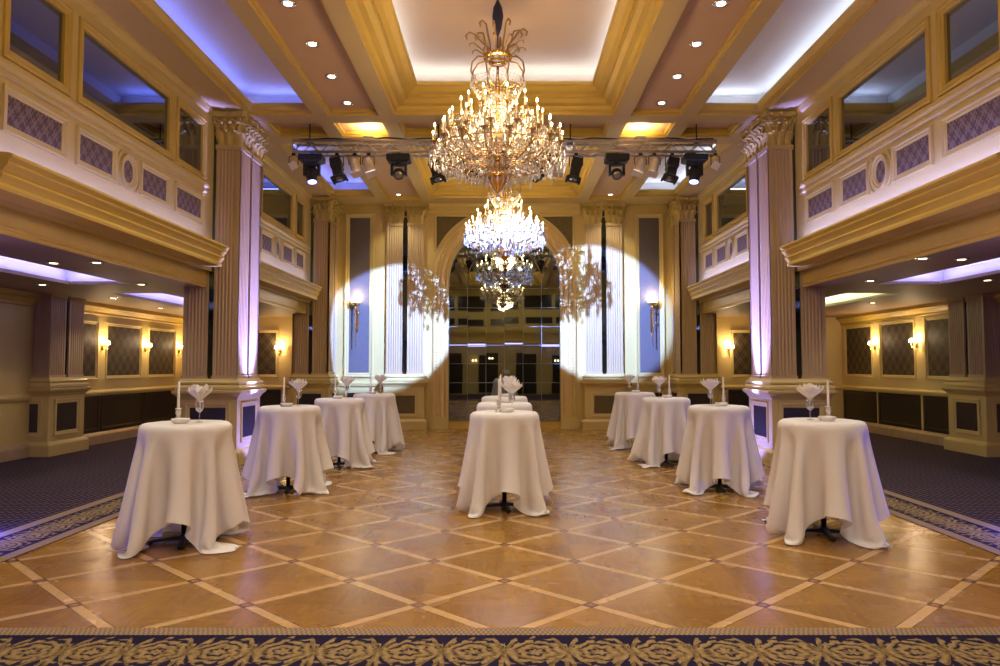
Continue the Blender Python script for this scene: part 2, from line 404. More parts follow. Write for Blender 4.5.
for s in (-1, 1):
    for a, b in COV:
        x0, x1 = 3.27, 4.38
        def rg(dx0, dx1, dy0, dy1, z):
            X0, X1 = s*(x0+dx0), s*(x1-dx1); return rring(min(X0, X1), max(X0, X1), a+dy0, b-dy1, z)
        ctr.loft([rg(0, 0, 0, 0, ZC), rg(0, 0, 0, 0, ZC+.04), rg(0, .08, .0, .08, ZC+.06), rg(0, .13, .0, .13, ZC+.13), rg(0, .13, 0, .13, ZC+.16), rg(0, .05, 0, .05, ZC+.17)])
        white.loft([rg(0, .05, 0, .05, ZC+.17), rg(-.12, -.3, -.15, -.25, ZC+.17), rg(-.12, -.3, -.15, -.25, ZC+.42)], True, False, True)
ctr.build('cove_trim', GOLD, co); white.build('cove_vault', WHITE, co); blush.build('tray_vault', BLUSH, co)

# ------------------------------------------------------------------ lights
def light(name, typ, loc, energy, col, rot=None, target=None, **kw):
    l = bpy.data.lights.new(name, typ); l.energy = energy; l.color = col
    for k, v in kw.items(): setattr(l, k, v)
    o = bpy.data.objects.new(name, l); COL.objects.link(o); o.location = loc
    if target is not None: o.rotation_euler = (Vector(target)-Vector(loc)).to_track_quat('-Z', 'Y').to_euler()
    elif rot is not None: o.rotation_euler = rot
    return o
def strip(name, p, q, w, energy, col, target_dir):
    p, q = Vector(p), Vector(q); c = (p+q)/2; d = (q-p)
    l = bpy.data.lights.new(name, 'AREA'); l.shape = 'RECTANGLE'; l.size = d.length; l.size_y = w; l.energy = energy; l.color = col
    o = bpy.data.objects.new(name, l); COL.objects.link(o)
    zx = d.normalized(); zz = -Vector(target_dir).normalized(); zz = (zz - zx*zz.dot(zx)).normalized(); zy = zz.cross(zx)
    M = Matrix((zx, zy, zz)).transposed().to_4x4(); M.translation = c; o.matrix_world = M
    return o
WARM = (1, .91, .77); WARM2 = (1, .72, .40)
K = 2.2
COOL = (.66, .82, 1.0); BLUE = (.17, .22, 1.0); LAV = (.62, .72, 1.0); VIO = (.48, .36, 1.0)
for i, (a, b) in enumerate(TR):
    e = (17, 17, 16)[i]; z = ZC+.44
    for s in (-1, 1): strip('tray_led_strip', (s*1.68, a+.2, z), (s*1.68, b-.2, z), .05, e*1.0, (.58, .76, 1), (-s*.1, 0, 1))
    strip('tray_led_strip', (-1.65, b-.19, z), (1.65, b-.19, z), .05, e*.75, COOL, (0, -.1, 1))
    strip('tray_led_strip', (-1.7, a+.12, z), (1.7, a+.12, z), .05, e*.55, COOL, (0, .5, 1))
for s in (-1, 1):
    c = BLUE if s < 0 else LAV
    for i, (a, b) in enumerate(COV):
        e = 8 if s < 0 else 7.5
        strip('cove_led_strip', (s*4.48, a+.1, ZC+.22), (s*4.48, b, ZC+.22), .05, e, c, (-s*.6, 0, 1))
        strip('cove_led_strip', (s*3.35, b+.08, ZC+.22), (s*4.3, b+.08, ZC+.22), .05, e*.28, c, (0, -.6, 1))

# recessed downlights
dl_ring = MB(); dl_ring.loft([[(r*math.cos(2*PI*i/20), r*math.sin(2*PI*i/20), z) for i in range(20)] for r, z in ((.098, 0), (.098, -.010), (.078, -.012), (.060, 0), (.055, .05), (.05, .05))], True, True, False)
dl_ring_me = dl_ring.mesh('downlight_rim', CHROME, True)
dl_l = MB(); dl_l.lathe([(.052, .0), (.05, .012), (.02, .018)], n=16); DLG = emis('lamp_filament_glow', (1, .90, .74), 4.0)
dl_lens_me = dl_l.mesh('lens', DLG, True)
DIM = emis('dim_lamp_glow', (1, .80, .5), 5.0)
dl_l2 = MB(); dl_l2.lathe([(.052, .0), (.05, .012), (.02, .018)], n=16); dl_dim_me = dl_l2.mesh('lens', DIM, True)
def downlight(x, y, z, label, group, lens=dl_lens_me, sc_=1.0):
    r = link('recessed_downlight', dl_ring_me, None, (x, y, z-.001), None, label, 'ceiling light', group)
    r.scale = (sc_,)*3
    link('lens', lens, r, (0, 0, -.012)); return r
def dspot(x, y, z, e, ang=100, col=WARM):
    light('downlight_beam', 'SPOT', (x, y, z), e, col, (0, 0, 0), spot_size=math.radians(ang), spot_blend=.6, shadow_soft_size=.06)
names = ['nearest the camera', 'second along', 'third along', 'next to the truss beam']
for s, side in ((-1, 'left'), (1, 'right')):
    for k in range(10):
        y = 11.27 - 1.049*k
        if k == 5: continue
        if k <= 3:
            downlight(s*2.61, y, ZC+.1, 'round recessed downlight in the %s ceiling coffer, %s' % (side, names[3-k]), 'downlights in the ceiling coffers')
        dspot(s*2.61, y, ZC+.05, 46*K)
    for k, y in enumerate((13.9, 15.6, 17.4)):
        if k == 2: downlight(s*2.70, y, ZC+.1, 'small recessed downlight above the %s paired pilasters of the back wall' % side, 'downlights above the back wall')
        dspot(s*2.70, y, ZC+.05, 34*K)

# ------------------------------------------------------------------ gallery walls with windows and parapet panels
WINS = [(6.66, 7.50), (7.83, 9.90), (10.19, 11.01), (12.85, 13.42), (13.77, 15.68), (16.05, 16.63)]
WZ0, WZ1 = 4.72, 5.56
PANS = [(6.65, 7.49), (7.81, 8.47), (9.19, 9.84), (10.16, 10.97), (12.86, 13.40), (13.76, 14.34), (15.10, 15.72), (16.06, 16.62)]
OVALS = [8.83, 14.72]
wn = 0; trn = 0
for s, side in ((-1, 'left'), (1, 'right')):
    mp = lambda u, v, n, s=s: (s*(XW-n), u, v)
    w = MB()
    hl = [(a, b, WZ0, WZ1) for a, b in WINS]
    for a, b, c, d in rects(YR, 18.1, 3.2, ZC+.05, hl): w.quad(mp(a, c, 0), mp(b, c, 0), mp(b, d, 0), mp(a, d, 0))
    # shallow returns of the window openings
    for a, b in WINS: w.loft([[mp(a, WZ0, t), mp(b, WZ0, t), mp(b, WZ1, t), mp(a, WZ1, t)] for t in (0, -.12)])
    wl = w.build('wall_gallery_%s' % side, PALE, kind='structure', label='upper gallery wall on the %s with dark windows over a panelled parapet' % side)
    for a, b in WINS:
        wn += 1
        f = MB(); pframe(f, mp, a-.10, b+.10, WZ0-.08, WZ1+.08, [(0, 0), (0, .025), (.03, .035), (.05, .02), (.075, .02), (.085, .005), (.105, .0), (.105, -.05)])
        fo = f.build('window_%d' % wn, GOLD, kind='structure')
        g = MB(); g.quad(mp(a-.01, WZ0-.01, -.035), mp(b+.01, WZ0-.01, -.035), mp(b+.01, WZ1+.01, -.035), mp(a-.01, WZ1+.01, -.035)); g.build('pane', WINGL, fo)
    # ledge moulding between windows and parapet, and the string courses
    for y0, y1 in ((6.05, 11.24), (12.55, 17.1), (YR, 5.15)):
        t = MB()
        prof = [(0, 4.44), (.03, 4.46), (.03, 4.50), (.015, 4.51), (.05, 4.55), (.05, 4.585), (.02, 4.60), (.02, 4.625), (0, 4.64)]
        t.loft([[mp(y, z, n) for n, z in prof] for y in (y0, y1)], False)
        t.loft([[mp(y, z, n) for n, z in [(0, 5.78), (.03, 5.80), (.05, 5.86), (.05, 5.9), (0, 5.9)]] for y in (y0, y1)], False)
        t.build('string_course', CREAM, wl)
    for a, b in PANS:
        f = MB(); pframe(f, mp, a-.075, b+.075, 3.915, 4.375, FR(.08, .032)); fo = f.build('parapet_panel_frame', PALE, wl)
        q = MB(); q.quad(mp(a, 3.985, .004), mp(b, 3.985, .004), mp(b, 4.305, .004), mp(a, 4.305, .004)); q.build('damask_panel', DAMASKP, fo)
    for c in OVALS:
        f = MB(); eframe(f, mp, c, 4.145, .20, .235, FR(.09, .04)); fo = f.build('oval_medallion_frame', PALE, wl)
        for e in (-1, 1):   # curved brackets hugging the medallion
            pts = [mp(c+e*.27*math.cos(t), 4.145+.30*math.sin(t), .015) for t in np.linspace(-.85, .85, 9)]
            f2 = MB(); f2.tube(pts, .016, 5); f2.build('medallion_bracket', PALE, fo)
        q = MB(); q.poly([mp(c+.12*math.cos(2*PI*i/28), 4.145+.155*math.sin(2*PI*i/28), .006) for i in range(28)]); q.build('damask_panel', DAMASKP, fo)
    # big cornice under each parapet
    for y0, y1 in ((6.22, 11.2), (12.6, 16.95), (YR, 5.0)):
        trn += 1
        prof = [(0, 3.62), (.33, 3.585), (.38, 3.575), (.385, 3.545), (.345, 3.51), (.35, 3.485), (.315, 3.45), (.29, 3.41), (.305, 3.385), (.28, 3.35), (.262, 3.315), (.27, 3.285), (.262, 3.255), (.1, 3.245), (-.03, 3.245)]
        t = MB(); t.loft([[mp(y, z, n) for n, z in prof] for y in (y0, y1)], False, False, False)
        for y in (y0, y1): t.poly([mp(y, z, n) for n, z in prof])
        to = t.build('trim_%d' % trn, GOLD, kind='structure', label=None)
        t = MB(); ya, yb = y0-.05, y1+.2
        prof = [(-.06, 3.25), (-.06, 3.215), (-.075, 3.205), (-.08, 3.02), (-.06, 3.01), (-.06, 2.985), (-.075, 2.975), (-.075, 2.936), (-.12, 2.936)]
        t.loft([[mp(y, z, n) for n, z in prof] for y in (ya, yb)], False)
        t.build('fascia', GOLD, to)
        c = (.20, .24, 1.0)
        strip('added_ledge_glow', (s*(XW-.27), y0+.1, 3.60), (s*(XW-.27), y1-.1, 3.60), .04, 55 if s > 0 else 26, c, (s*1.0, 0, .3))  # added light strip for the parapet's lavender band, in place of the blue lamps

# ------------------------------------------------------------------ fluted pilasters, capitals, pedestals
def pilaster(w, h, d, nf=6):
    """front faces -y, origin bottom centre of the back face"""
    m = MB(); prof = [(-w/2, 0), (-w/2, -d)]; mrg = w*.07; fw = (w-2*mrg)/nf; r = fw*.36
    for k in range(nf):
        cx = -w/2+mrg+fw*(k+.5)
        for t in np.linspace(PI, 0, 6): prof.append((cx+r*math.cos(t), -d+r*.75*math.sin(t)))
    prof += [(w/2, -d), (w/2, 0)]
    m.loft([[(x, y, .05) for x, y in prof], [(x, y, h-.04) for x, y in prof]], False)
    m.box(-w/2-.012, w/2+.012, -d-.014, 0, 0, .05); m.box(-w/2-.014, w/2+.014, -d-.016, 0, h-.045, h)
    return m
_leaf_cache = {}
def leaf(m, base, out, side, hgt, wid, curl):
    b = Vector(base); o = Vector(out); sd = Vector(side); up = Vector((0, 0, 1))
    prof = [(0, 0, .8), (.012, .35, 1.0), (.025, .7, 1.0), (.055, .95, .85), (curl, 1.0, .6), (curl*1.25, .90, .34), (curl*1.1, .8, .1)]
    rings = []
    for a, z, ww in prof:
        rings.append([tuple(b + o*(a - .014*abs(t)) + up*(z*hgt) + sd*(t*wid*.5*ww*(1+.12*math.cos(t*9)))) for t in (-1, -.5, 0, .5, 1)])
    m.loft(rings, False)
def capital(w, h, d):
    m = MB()
    m.loft([[(-a/2, 0, z), (-a/2, -dd, z), (a/2, -dd, z), (a/2, 0, z)] for a, dd, z in ((w*.86, d*.5, 0), (w*.84, d*.5, h*.5), (w*.88, d*.6, h*.75), (w*1.0, d+.02, h*.86))], False)
    m.box(-w*.5-.015, w*.5+.015, -d-.018, 0, 0, .03)
    ab = []
    for z, k in ((h*.86, 1.0), (h*.92, 1.05), (h, 1.10)):
        ab.append([(-w*.64*k, 0, z), (-w*.64*k, -d-.10*k, z), (-w*.3, -d-.06*k, z), (0, -d-.05*k, z), (w*.3, -d-.06*k, z), (w*.64*k, -d-.10*k, z), (w*.64*k, 0, z)])
    m.loft(ab, False); m.poly(ab[0]); m.poly(ab[-1])
    F = (0, -1, 0); S = (1, 0, 0)
    for k in range(3): leaf(m, ((k-1)*w*.34, -d, .03), F, S, h*.38, w*.30, .11)
    for k in range(4): leaf(m, ((k-1.5)*w*.30, -d-.005, h*.22), F, S, h*.44, w*.25, .14)
    for e in (-1, 1):
        leaf(m, (e*w*.5, -d*.5, .03), (e, 0, 0), (0, 1, 0), h*.36, d*1.3+.05, .07)
        leaf(m, (e*w*.5, -d*.9, h*.3), (e*.7, -.7, 0), (.7, e*.7, 0), h*.42, w*.26, .10)
        # corner volute and inner helix, spirals
        for cx, sgn, rr, dd in ((e*w*.54, e, .055, .085), (e*w*.13, -e, .036, .05)):
            pts = []
            for t in np.linspace(0, 1, 18):
                an = t*2.6*PI; r = rr*(1-.78*t)
                pts.append((cx - sgn*r*math.cos(an)*.9 + 0, -d-dd+.02*math.sin(an*.5), h*.74 + r*math.sin(an)))
            pts = [(e*w*.2, -d-.02, h*.45), (e*w*.28 if sgn == e else e*w*.16, -d-.04, h*.62)] + pts
            m.tube(pts, .015, 5)
    m.sphere((0, -d-.075, h*.93), .04, 8, 5)
    m.tube([(-w*.45, -d-.07, h*.66), (-w*.2, -d-.085, h*.73), (0, -d-.075, h*.68), (w*.2, -d-.085, h*.73), (w*.45, -d-.07, h*.66)], .014, 5)
    return m
ZB, ZCAP = 1.42, 5.30
CAPM = paint('gilded_capital_plaster', (.55, .41, .11), .45)
_pc = {}
def pil_me(w, full):
    k = (round(w, 3), full)
    if k not in _pc: _pc[k] = (pilaster(w, (ZCAP if full else 2.94)-ZB, .06).mesh('pilaster', FLUTE), capital(w, ZC-ZCAP-.02, .06).mesh('capital', CAPM) if full else None)
    return _pc[k]
def pedestal(m, x0, x1, y0, y1):
    lv = [(.10, 0), (.10, .20), (.085, .225), (.05, .25), (.03, .26), (.03, 1.08), (.045, 1.10), (.06, 1.13), (.10, 1.17), (.115, 1.19), (.115, 1.225), (.05, 1.24), (.085, 1.245), (.085, 1.285),
          (.07, 1.31), (.05, 1.325), (.07, 1.34), (.07, 1.365), (.035, 1.385), (.02, 1.42)]
    m.loft([rring(x0-o, x1+o, y0-o, y1+o, z) for o, z in lv], True, True, True)
PANELGLASS = darkmirror('pedestal_panel_glass', (.22, .22, .26), base=(.045, .035, .03), fac=.35, rough=.25)
pern = 0
def pier(x0, x1, y0, y1, label, faces='rfab', full=True, npil=2, depth=.06):
    """square pier: fluted pilaster pairs round a smoked mirror strip on every face"""
    s = 1 if x0+x1 > 0 else -1
    root = empty('column_pier', (0, 0, 0), 0, label, 'column', None, 'structure')
    m = MB(); pedestal(m, x0, x1, y0, y1); ped = m.build('pedestal', CREAM, root)
    ztop = ZC if full else 2.94
    m = MB(); m.box(x0+depth, x1-depth, y0+depth, y1-depth, ZB-.02, ztop); m.build('shaft', PALE, root)
    cx, cy = (x0+x1)/2, (y0+y1)/2
    inner = x0 if s > 0 else x1; outer = x1 if s > 0 else x0
    spec = {'f': ((cx, y0+depth), 0, x1-x0), 'b': ((cx, y1-depth), PI, x1-x0),
            'r': ((inner + s*depth, cy), -s*PI/2, y1-y0), 'a': ((outer - s*depth, cy), s*PI/2, y1-y0)}
    for k in faces:
        (px, py), rz, wd = spec[k]
        R = Matrix.Rotation(rz, 4, 'Z')
        for e in (-1, 1):
            pw = (wd-.10)/2
            off = R @ Vector((e*(wd/2-pw/2), 0, 0))
            pme, cme = pil_me(pw, full)
            link('pilaster', pme, root, (px+off.x, py+off.y, ZB), (0, 0, rz))
            if full: link('capital', cme, root, (px+off.x, py+off.y, ZCAP), (0, 0, rz))
        g = wd/2-pw
        if g > .02:
            m = MB(); m.M = Matrix.Translation((px, py, 0)) @ R
            m.box(-g+.004, g-.004, -.03, 0, ZB, ztop-.1); m.build('mirror_strip', STRIPM, root)
        # framed panel on the pedestal
        fw = min(.30, wd/2-.15)
        mpf = lambda u, v, n, px=px, py=py, R=R: tuple(Vector((px, py, 0)) + R @ Vector((u, -depth-.03-n, v)))
        m = MB(); pframe(m, mpf, -fw-.07, fw+.07, .36, 1.02, FR(.075, .025)); fo = m.build('panel_frame', PALE, ped)
        m = MB(); m.quad(mpf(-fw, .43, .004), mpf(fw, .43, .004), mpf(fw, .95, .004), mpf(-fw, .95, .004)); m.build('inset_panel', PANELGLASS, fo)
    return root
pier(-5.32, -4.42, 11.4, 12.4, 'square fluted pier left of the dance floor, washed violet, gilded capital at ceiling')
pier(4.42, 5.32, 11.4, 12.4, 'square fluted pier right of the dance floor, washed violet, gilded capital at ceiling')
pier(-5.46, -4.56, 5.10, 6.0, 'near left pier cut off by the picture edge')
pier(4.58, 5.48, 5.10, 6.0, 'near right pier at the very edge of view')
pier(-5.30, -4.40, 17.22, 18.35, 'fluted pier in the left back corner beside the tall blue panel', 'fra')
pier(4.40, 5.30, 17.22, 18.35, 'fluted pier in the right back corner beside the tall blue panel', 'fra')
XL, XR = 8.55, 9.0
pier(-XL-.5, -8.24, 12.5, 13.5, 'low fluted pier standing against the left aisle wall', 'fr', False)
pier(8.70, XR+.5, 12.5, 13.5, 'low fluted pier standing against the right aisle wall', 'fr', False)

# ------------------------------------------------------------------ side aisles
ZA = 2.94
AV = [(6.6, 11.05, 6.0, 7.0), (12.4, 17.0, 6.15, 7.15), (-1.5, 4.9, 6.0, 7.0)]
def wall_panels(wl, mp, spans, z0, z1):
    for a, b in spans:
        f = MB(); pframe(f, mp, a-.07, b+.07, z0-.07, z1+.07, FR(.075, .03)); fo = f.build('wall_panel_frame', PALE, wl)
        q = MB(); q.quad(mp(a, z0, .004), mp(b, z0, .004), mp(b, z1, .004), mp(a, z1, .004)); q.build('damask_panel', DAMASK, fo)
def dado(wl, mp, u0, u1, cabs):
    t = MB(); prof = [(0, 1.00), (.03, 1.01), (.05, 1.06), (.05, 1.09), (.02, 1.10), (0, 1.13)]
    t.loft([[mp(u, z, n) for n, z in prof] for u in (u0, u1)], False)
    t.build('chair_rail', CREAM, wl)
    t = MB(); prof = [(0, 0), (.07, 0), (.07, .18), (.05, .21), (.02, .24), (0, .25)]
    t.loft([[mp(u, z, n) for n, z in prof] for u in (u0, u1)], False); t.build('skirting', STONE, wl)
    for a, b in cabs:
        t = MB(); t.quad(mp(a, .25, .008), mp(b, .25, .008), mp(b, 1.0, .008), mp(a, 1.0, .008))
        to = t.build('dark_dado_panel', DARKWOOD, wl)
        t = MB(); pframe(t, mp, a, b, .25, 1.0, [(0, .008), (0, .022), (.07, .022), (.085, .012)]); t.build('dado_frame', DARKWOOD, to)
aisle_spans = {-1: [(13.2, 14.42), (14.85, 16.16), (16.59, 17.83), (7.0, 8.3), (8.75, 10.05)], 1: [(13.3, 14.66), (15.16, 16.44), (16.93, 18.14), (7.0, 8.3), (8.75, 10.05)]}
aisle_sconce = {-1: [14.63, 16.38, 18.08], 1: [15.03, 16.73]}
for s, side, XA in ((-1, 'left', XL), (1, 'right', XR)):
    mp = lambda u, v, n, s=s, XA=XA: (s*(XA-n), u, v)
    w = MB(); w.box(s*XA, s*(XA+.1), YR, 18.5, 0, 3.3)
    wl = w.build('wall_%s' % side, YELLOWP if s > 0 else CREAM, kind='structure', label='outer wall of the %s aisle with framed damask panels' % side)
    wall_panels(wl, mp, aisle_spans[s], 1.42, 2.50 if s < 0 else 2.60)
    dado(wl, mp, YR, 18.4, [(a-.2, b+.2) for a, b in aisle_spans[s]])
    t = MB(); t.loft([[mp(u, z, n) for n, z in [(0, 2.70), (.03, 2.72), (.03, 2.76), (.09, 2.84), (.14, 2.86), (.14, 2.94)]] for u in (YR, 18.4)], False); t.build('aisle_cornice', GOLD, wl)
    # end wall of the aisle
    mpe = lambda u, v, n: (u, 18.4-n, v)
    w = MB(); w.box(s*4.6, s*(XA+.1), 18.4, 18.5, 0, 3.3)
    we = w.build('wall_aisle_end_%s' % side, YELLOWP, kind='structure', label='end wall of the %s aisle with one damask panel and a sconce' % side)
    e0, e1 = (6.10, 6.72) if s > 0 else (-6.72, -6.09)
    wall_panels(we, mpe, [(e0, e1)], 1.40, 2.52)
    dado(we, mpe, min(s*5.2, s*XA), max(s*5.2, s*XA), [(e0-.15, e1+.15), (min(s*7.3, s*8.3), max(s*7.3, s*8.3))])
    # aisle ceiling
    c = MB(); hl = [(min(s*h[2], s*h[3]), max(s*h[2], s*h[3]), h[0], h[1]) for h in AV]
    X0, X1 = min(s*4.965, s*XA), max(s*4.965, s*XA)
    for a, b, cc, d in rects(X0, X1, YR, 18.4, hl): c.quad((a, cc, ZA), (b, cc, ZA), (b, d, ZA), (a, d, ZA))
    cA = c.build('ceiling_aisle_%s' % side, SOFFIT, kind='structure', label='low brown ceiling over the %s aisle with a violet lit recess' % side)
    vd = MB(); lipm = MB()
    for i, h in enumerate(hl):
        lipm.loft([rring(*h, ZA), rring(*h, ZA+.05), rring(h[0]-.02, h[1]+.02, h[2]-.02, h[3]+.02, ZA+.055)])
        vd.loft([rring(h[0]-.02, h[1]+.02, h[2]-.02, h[3]+.02, ZA+.055), rring(h[0]-.2, h[1]+.2, h[2]-.2, h[3]+.2, ZA+.056), rring(h[0]-.2, h[1]+.2, h[2]-.2, h[3]+.2, ZA+.24)], True, False, True)
        colr = (.36, .34, 1.0) if not (s > 0 and i == 1) else (.85, 1.0, .55)
        e = 13
        xo = s*(AV[i][3]+.12); xi = s*(AV[i][2]-.12)
        for xx, dr in ((xo, -s), (xi, s)):
            strip('aisle_led_strip', (xx, AV[i][0], ZA+.08), (xx, AV[i][1], ZA+.08), .04, e, colr, (dr*.5, 0, 1))
        strip('aisle_led_strip', (s*AV[i][2], AV[i][1]+.12, ZA+.08), (s*AV[i][3], AV[i][1]+.12, ZA+.08), .04, e*.3, colr, (0, -.5, 1))
    lipm.build('recess_lip', SOFFIT, cA); vd.build('recess_vault', WHITE, cA)
adl = {-1: [(-5.15, 8.66, 'beside the gilded fascia'), (-5.72, 8.70, 'beside the lit recess'), (-5.81, 10.99, 'before the violet pier'), (-7.42, 11.03, 'above the low fluted pier'), (-7.52, 13.2, 'behind the low fluted pier'), (-7.75, 15.5, 'near the far wall panels')],
       1: [(5.08, 8.33, 'beside the gilded fascia'), (5.60, 8.40, 'beside the lit recess'), (5.61, 10.53, 'before the violet pier'), (7.35, 10.45, 'above the low fluted pier'), (7.6, 14.2, 'near the far wall panels')]}
for s, side in ((-1, 'left'), (1, 'right')):
    for x, y, wh in adl[s]:
        downlight(x, y, ZA, 'small recessed downlight in the %s aisle ceiling %s' % (side, wh), 'downlights in the aisle ceilings', dl_dim_me, .9)
        dspot(x, y, ZA-.04, 9*K, 110)

# ------------------------------------------------------------------ back wall with arched mirror window
YW = 18.1; AR = 1.47; AO = 1.88; SPZ = 3.86
mp = lambda u, v, n: (u, YW-n, v)
w = MB(); w.box(-4.7, -AR, YW, YW+.2, 0, 6.2); w.box(AR, 4.7, YW, YW+.2, 0, 6.2)
NA = 32; arc = [(AR*math.cos(PI*i/NA), SPZ+AR*math.sin(PI*i/NA)) for i in range(NA+1)]
for n in (0, -.2):
    for (a, b), (c, d) in zip(arc, arc[1:]): w.quad(mp(a, b, n), mp(c, d, n), mp(c, 6.2, n), mp(a, 6.2, n))
for (a, b), (c, d) in zip(arc, arc[1:]): w.quad(mp(a, b, 0), mp(c, d, 0), mp(c, d, -.2), mp(a, b, -.2))
wb = w.build('wall_back', CREAM, kind='structure', label='cream back wall with arched mirror, paired pilasters and tall blue panels')
# archivolt and jambs
t = MB(); prof = [(0, -.02), (0, .05), (.05, .06), (.06, .03), (.10, .03), (.11, .06), (.20, .07), (.21, .035), (.25, .035), (.26, .08), (.36, .09), (.41, .06), (.41, 0)]
path = [(AR, .26, 0)] + [(AR, SPZ*.5, 0)] + [(math.cos(PI*i/NA), math.sin(PI*i/NA), 1) for i in range(NA+1)]
rings = []
def apt(r, i):
    an = PI*i/NA; return (r*math.cos(an), SPZ+r*math.sin(an))
rings.append([mp(AR+o, .26, h) for o, h in prof])
for i in range(NA+1): rings.append([mp(*apt(AR+o, i), h) for o, h in prof])
rings.append([mp(-AR-o, .26, h) for o, h in prof])
t.loft(rings, False); ao = t.build('arch_surround', paint('gilded_plaster', (.62, .45, .17), .42), wb)
t = MB(); 
for s in (-1, 1): t.box(s*(AR-.01), s*(AR+.43), YW-.13, YW, 0, .30); t.box(s*(AR-.02), s*(AR+.44), YW-.145, YW, 0, .06)
t.build('jamb_block', CREAM, wb)
t = MB()
for k in range(46):
    z = .36+k*.078
    for s in (-1, 1): t.sphere(mp(s*(AR+.305), z, .09), .026, 6, 4); t.sphere(mp(s*(AR+.085), z, .04), .017, 5, 3)
L = PI*(AR+.305); nb = int(L/.078)
for k in range(1, nb):
    an = PI*k/nb; t.sphere(mp((AR+.305)*math.cos(an), SPZ+(AR+.305)*math.sin(an), .09), .026, 6, 4)
    t.sphere(mp((AR+.085)*math.cos(an), SPZ+(AR+.085)*math.sin(an), .04), .017, 5, 3)
t.build('bead_moulding', GOLD, ao)
# spandrel fabric
for s in (-1, 1):
    RP = 1.98; x1 = 1.80; z1 = 5.58
    pts = []
    a0 = math.acos(x1/RP); a1 = math.asin((z1-SPZ)/RP)
    cur = [(RP*math.cos(t), SPZ+RP*math.sin(t)) for t in np.linspace(a0, a1, 14)]
    q = MB(); q.poly([mp(s*a, b, .006) for a, b in cur] + [mp(s*x1, z1, .006)]); so = q.build('spandrel_panel', OLIVE, wb)
    q = MB()
    q.tube([mp(s*(cur[-1][0]), z1+.02, .02), mp(s*(x1+.02), z1+.02, .02), mp(s*(x1+.02), cur[0][1]-.03, .02)], .03, 6); q.build('spandrel_trim', PALE, so)
# entablature under the ceiling
t = MB(); prof = [(0, 5.66), (.03, 5.68), (.03, 5.72), (.05, 5.75), (.10, 5.80), (.14, 5.82), (.14, 5.9)]
t.loft([[mp(u, z, n) for n, z in prof] for u in (-2.0, 2.0)], False); t.build('entablature', CREAM, wb)
# mirror window
wn += 1
win = MB(); win.box(-AR-.02, AR+.02, YW+.16, YW+.19, 0, .22); win.box(-AR, AR, YW+.02, YW+.17, 0, .16)
wo = win.build('window_%d' % wn, GOLD, kind='structure', label='tall arched window of smoked mirror panes in a grid of thin bars')
panes = MB(); r2 = random.Random(3)
def pane(pts):
    cu = sum(p[0] for p in pts)/len(pts); cv = sum(p[1] for p in pts)/len(pts); a, b = r2.uniform(-.0012, .0012), r2.uniform(-.0018, .0018)
    panes.poly([mp(u, v, -.15+a*(u-cu)+b*(v-cv)) for u, v in pts])
XS = [-1.47, -.98, -.49, 0, .49, .98, 1.47]
ZS = [.20, .68, 1.19, 1.69, 2.17, 2.67, 3.17, 3.68]
for a, b in zip(XS, XS[1:]):
    for c, d in zip(ZS, ZS[1:]): pane([(a, c), (b, c), (b, d), (a, d)])
z0 = ZS[-1]; RI = .98
for a, b in ((-AR, -RI), (RI, AR)): pane([(a, z0), (b, z0), (b, SPZ), (a, SPZ)])
def fan(r0, r1, t0, t1, n=8):
    return [(r1*math.cos(t), SPZ+r1*math.sin(t)) for t in np.linspace(t0, t1, n)] + [(r0*math.cos(t), SPZ+r0*math.sin(t)) for t in np.linspace(t1, t0, n)]
for k in range(5): pane(fan(RI, AR+.01, PI*k/5, PI*(k+1)/5))
pane([(-RI, z0), (0, z0), (0, SPZ)] + [(RI*math.cos(t), SPZ+RI*math.sin(t)) for t in np.linspace(PI/2, PI, 10)])
pane([(RI, z0), (RI, SPZ)] + [(RI*math.cos(t), SPZ+RI*math.sin(t)) for t in np.linspace(0, PI/2, 10)][1:] + [(0, SPZ), (0, z0)])
panes.build('mirror_panes', MIRROR, wo)
bars = MB()
for x in XS[1:-1]: bars.box(x-.006, x+.006, YW+.125, YW+.16, .2, z0 if abs(x) < .9 else SPZ)
for z in ZS: bars.box(-AR, AR, YW+.125, YW+.16, z-.006, z+.006)
bars.tube([mp(RI*math.cos(t), SPZ+RI*math.sin(t), -.135) for t in np.linspace(0, PI, 28)], .016, 6)
for k in range(1, 5): t_ = PI*k/5; bars.tube([mp(RI*math.cos(t_), SPZ+RI*math.sin(t_), -.14), mp(AR*math.cos(t_), SPZ+AR*math.sin(t_), -.14)], .009, 5)
bars.build('glazing_bar', LEAD, wo)
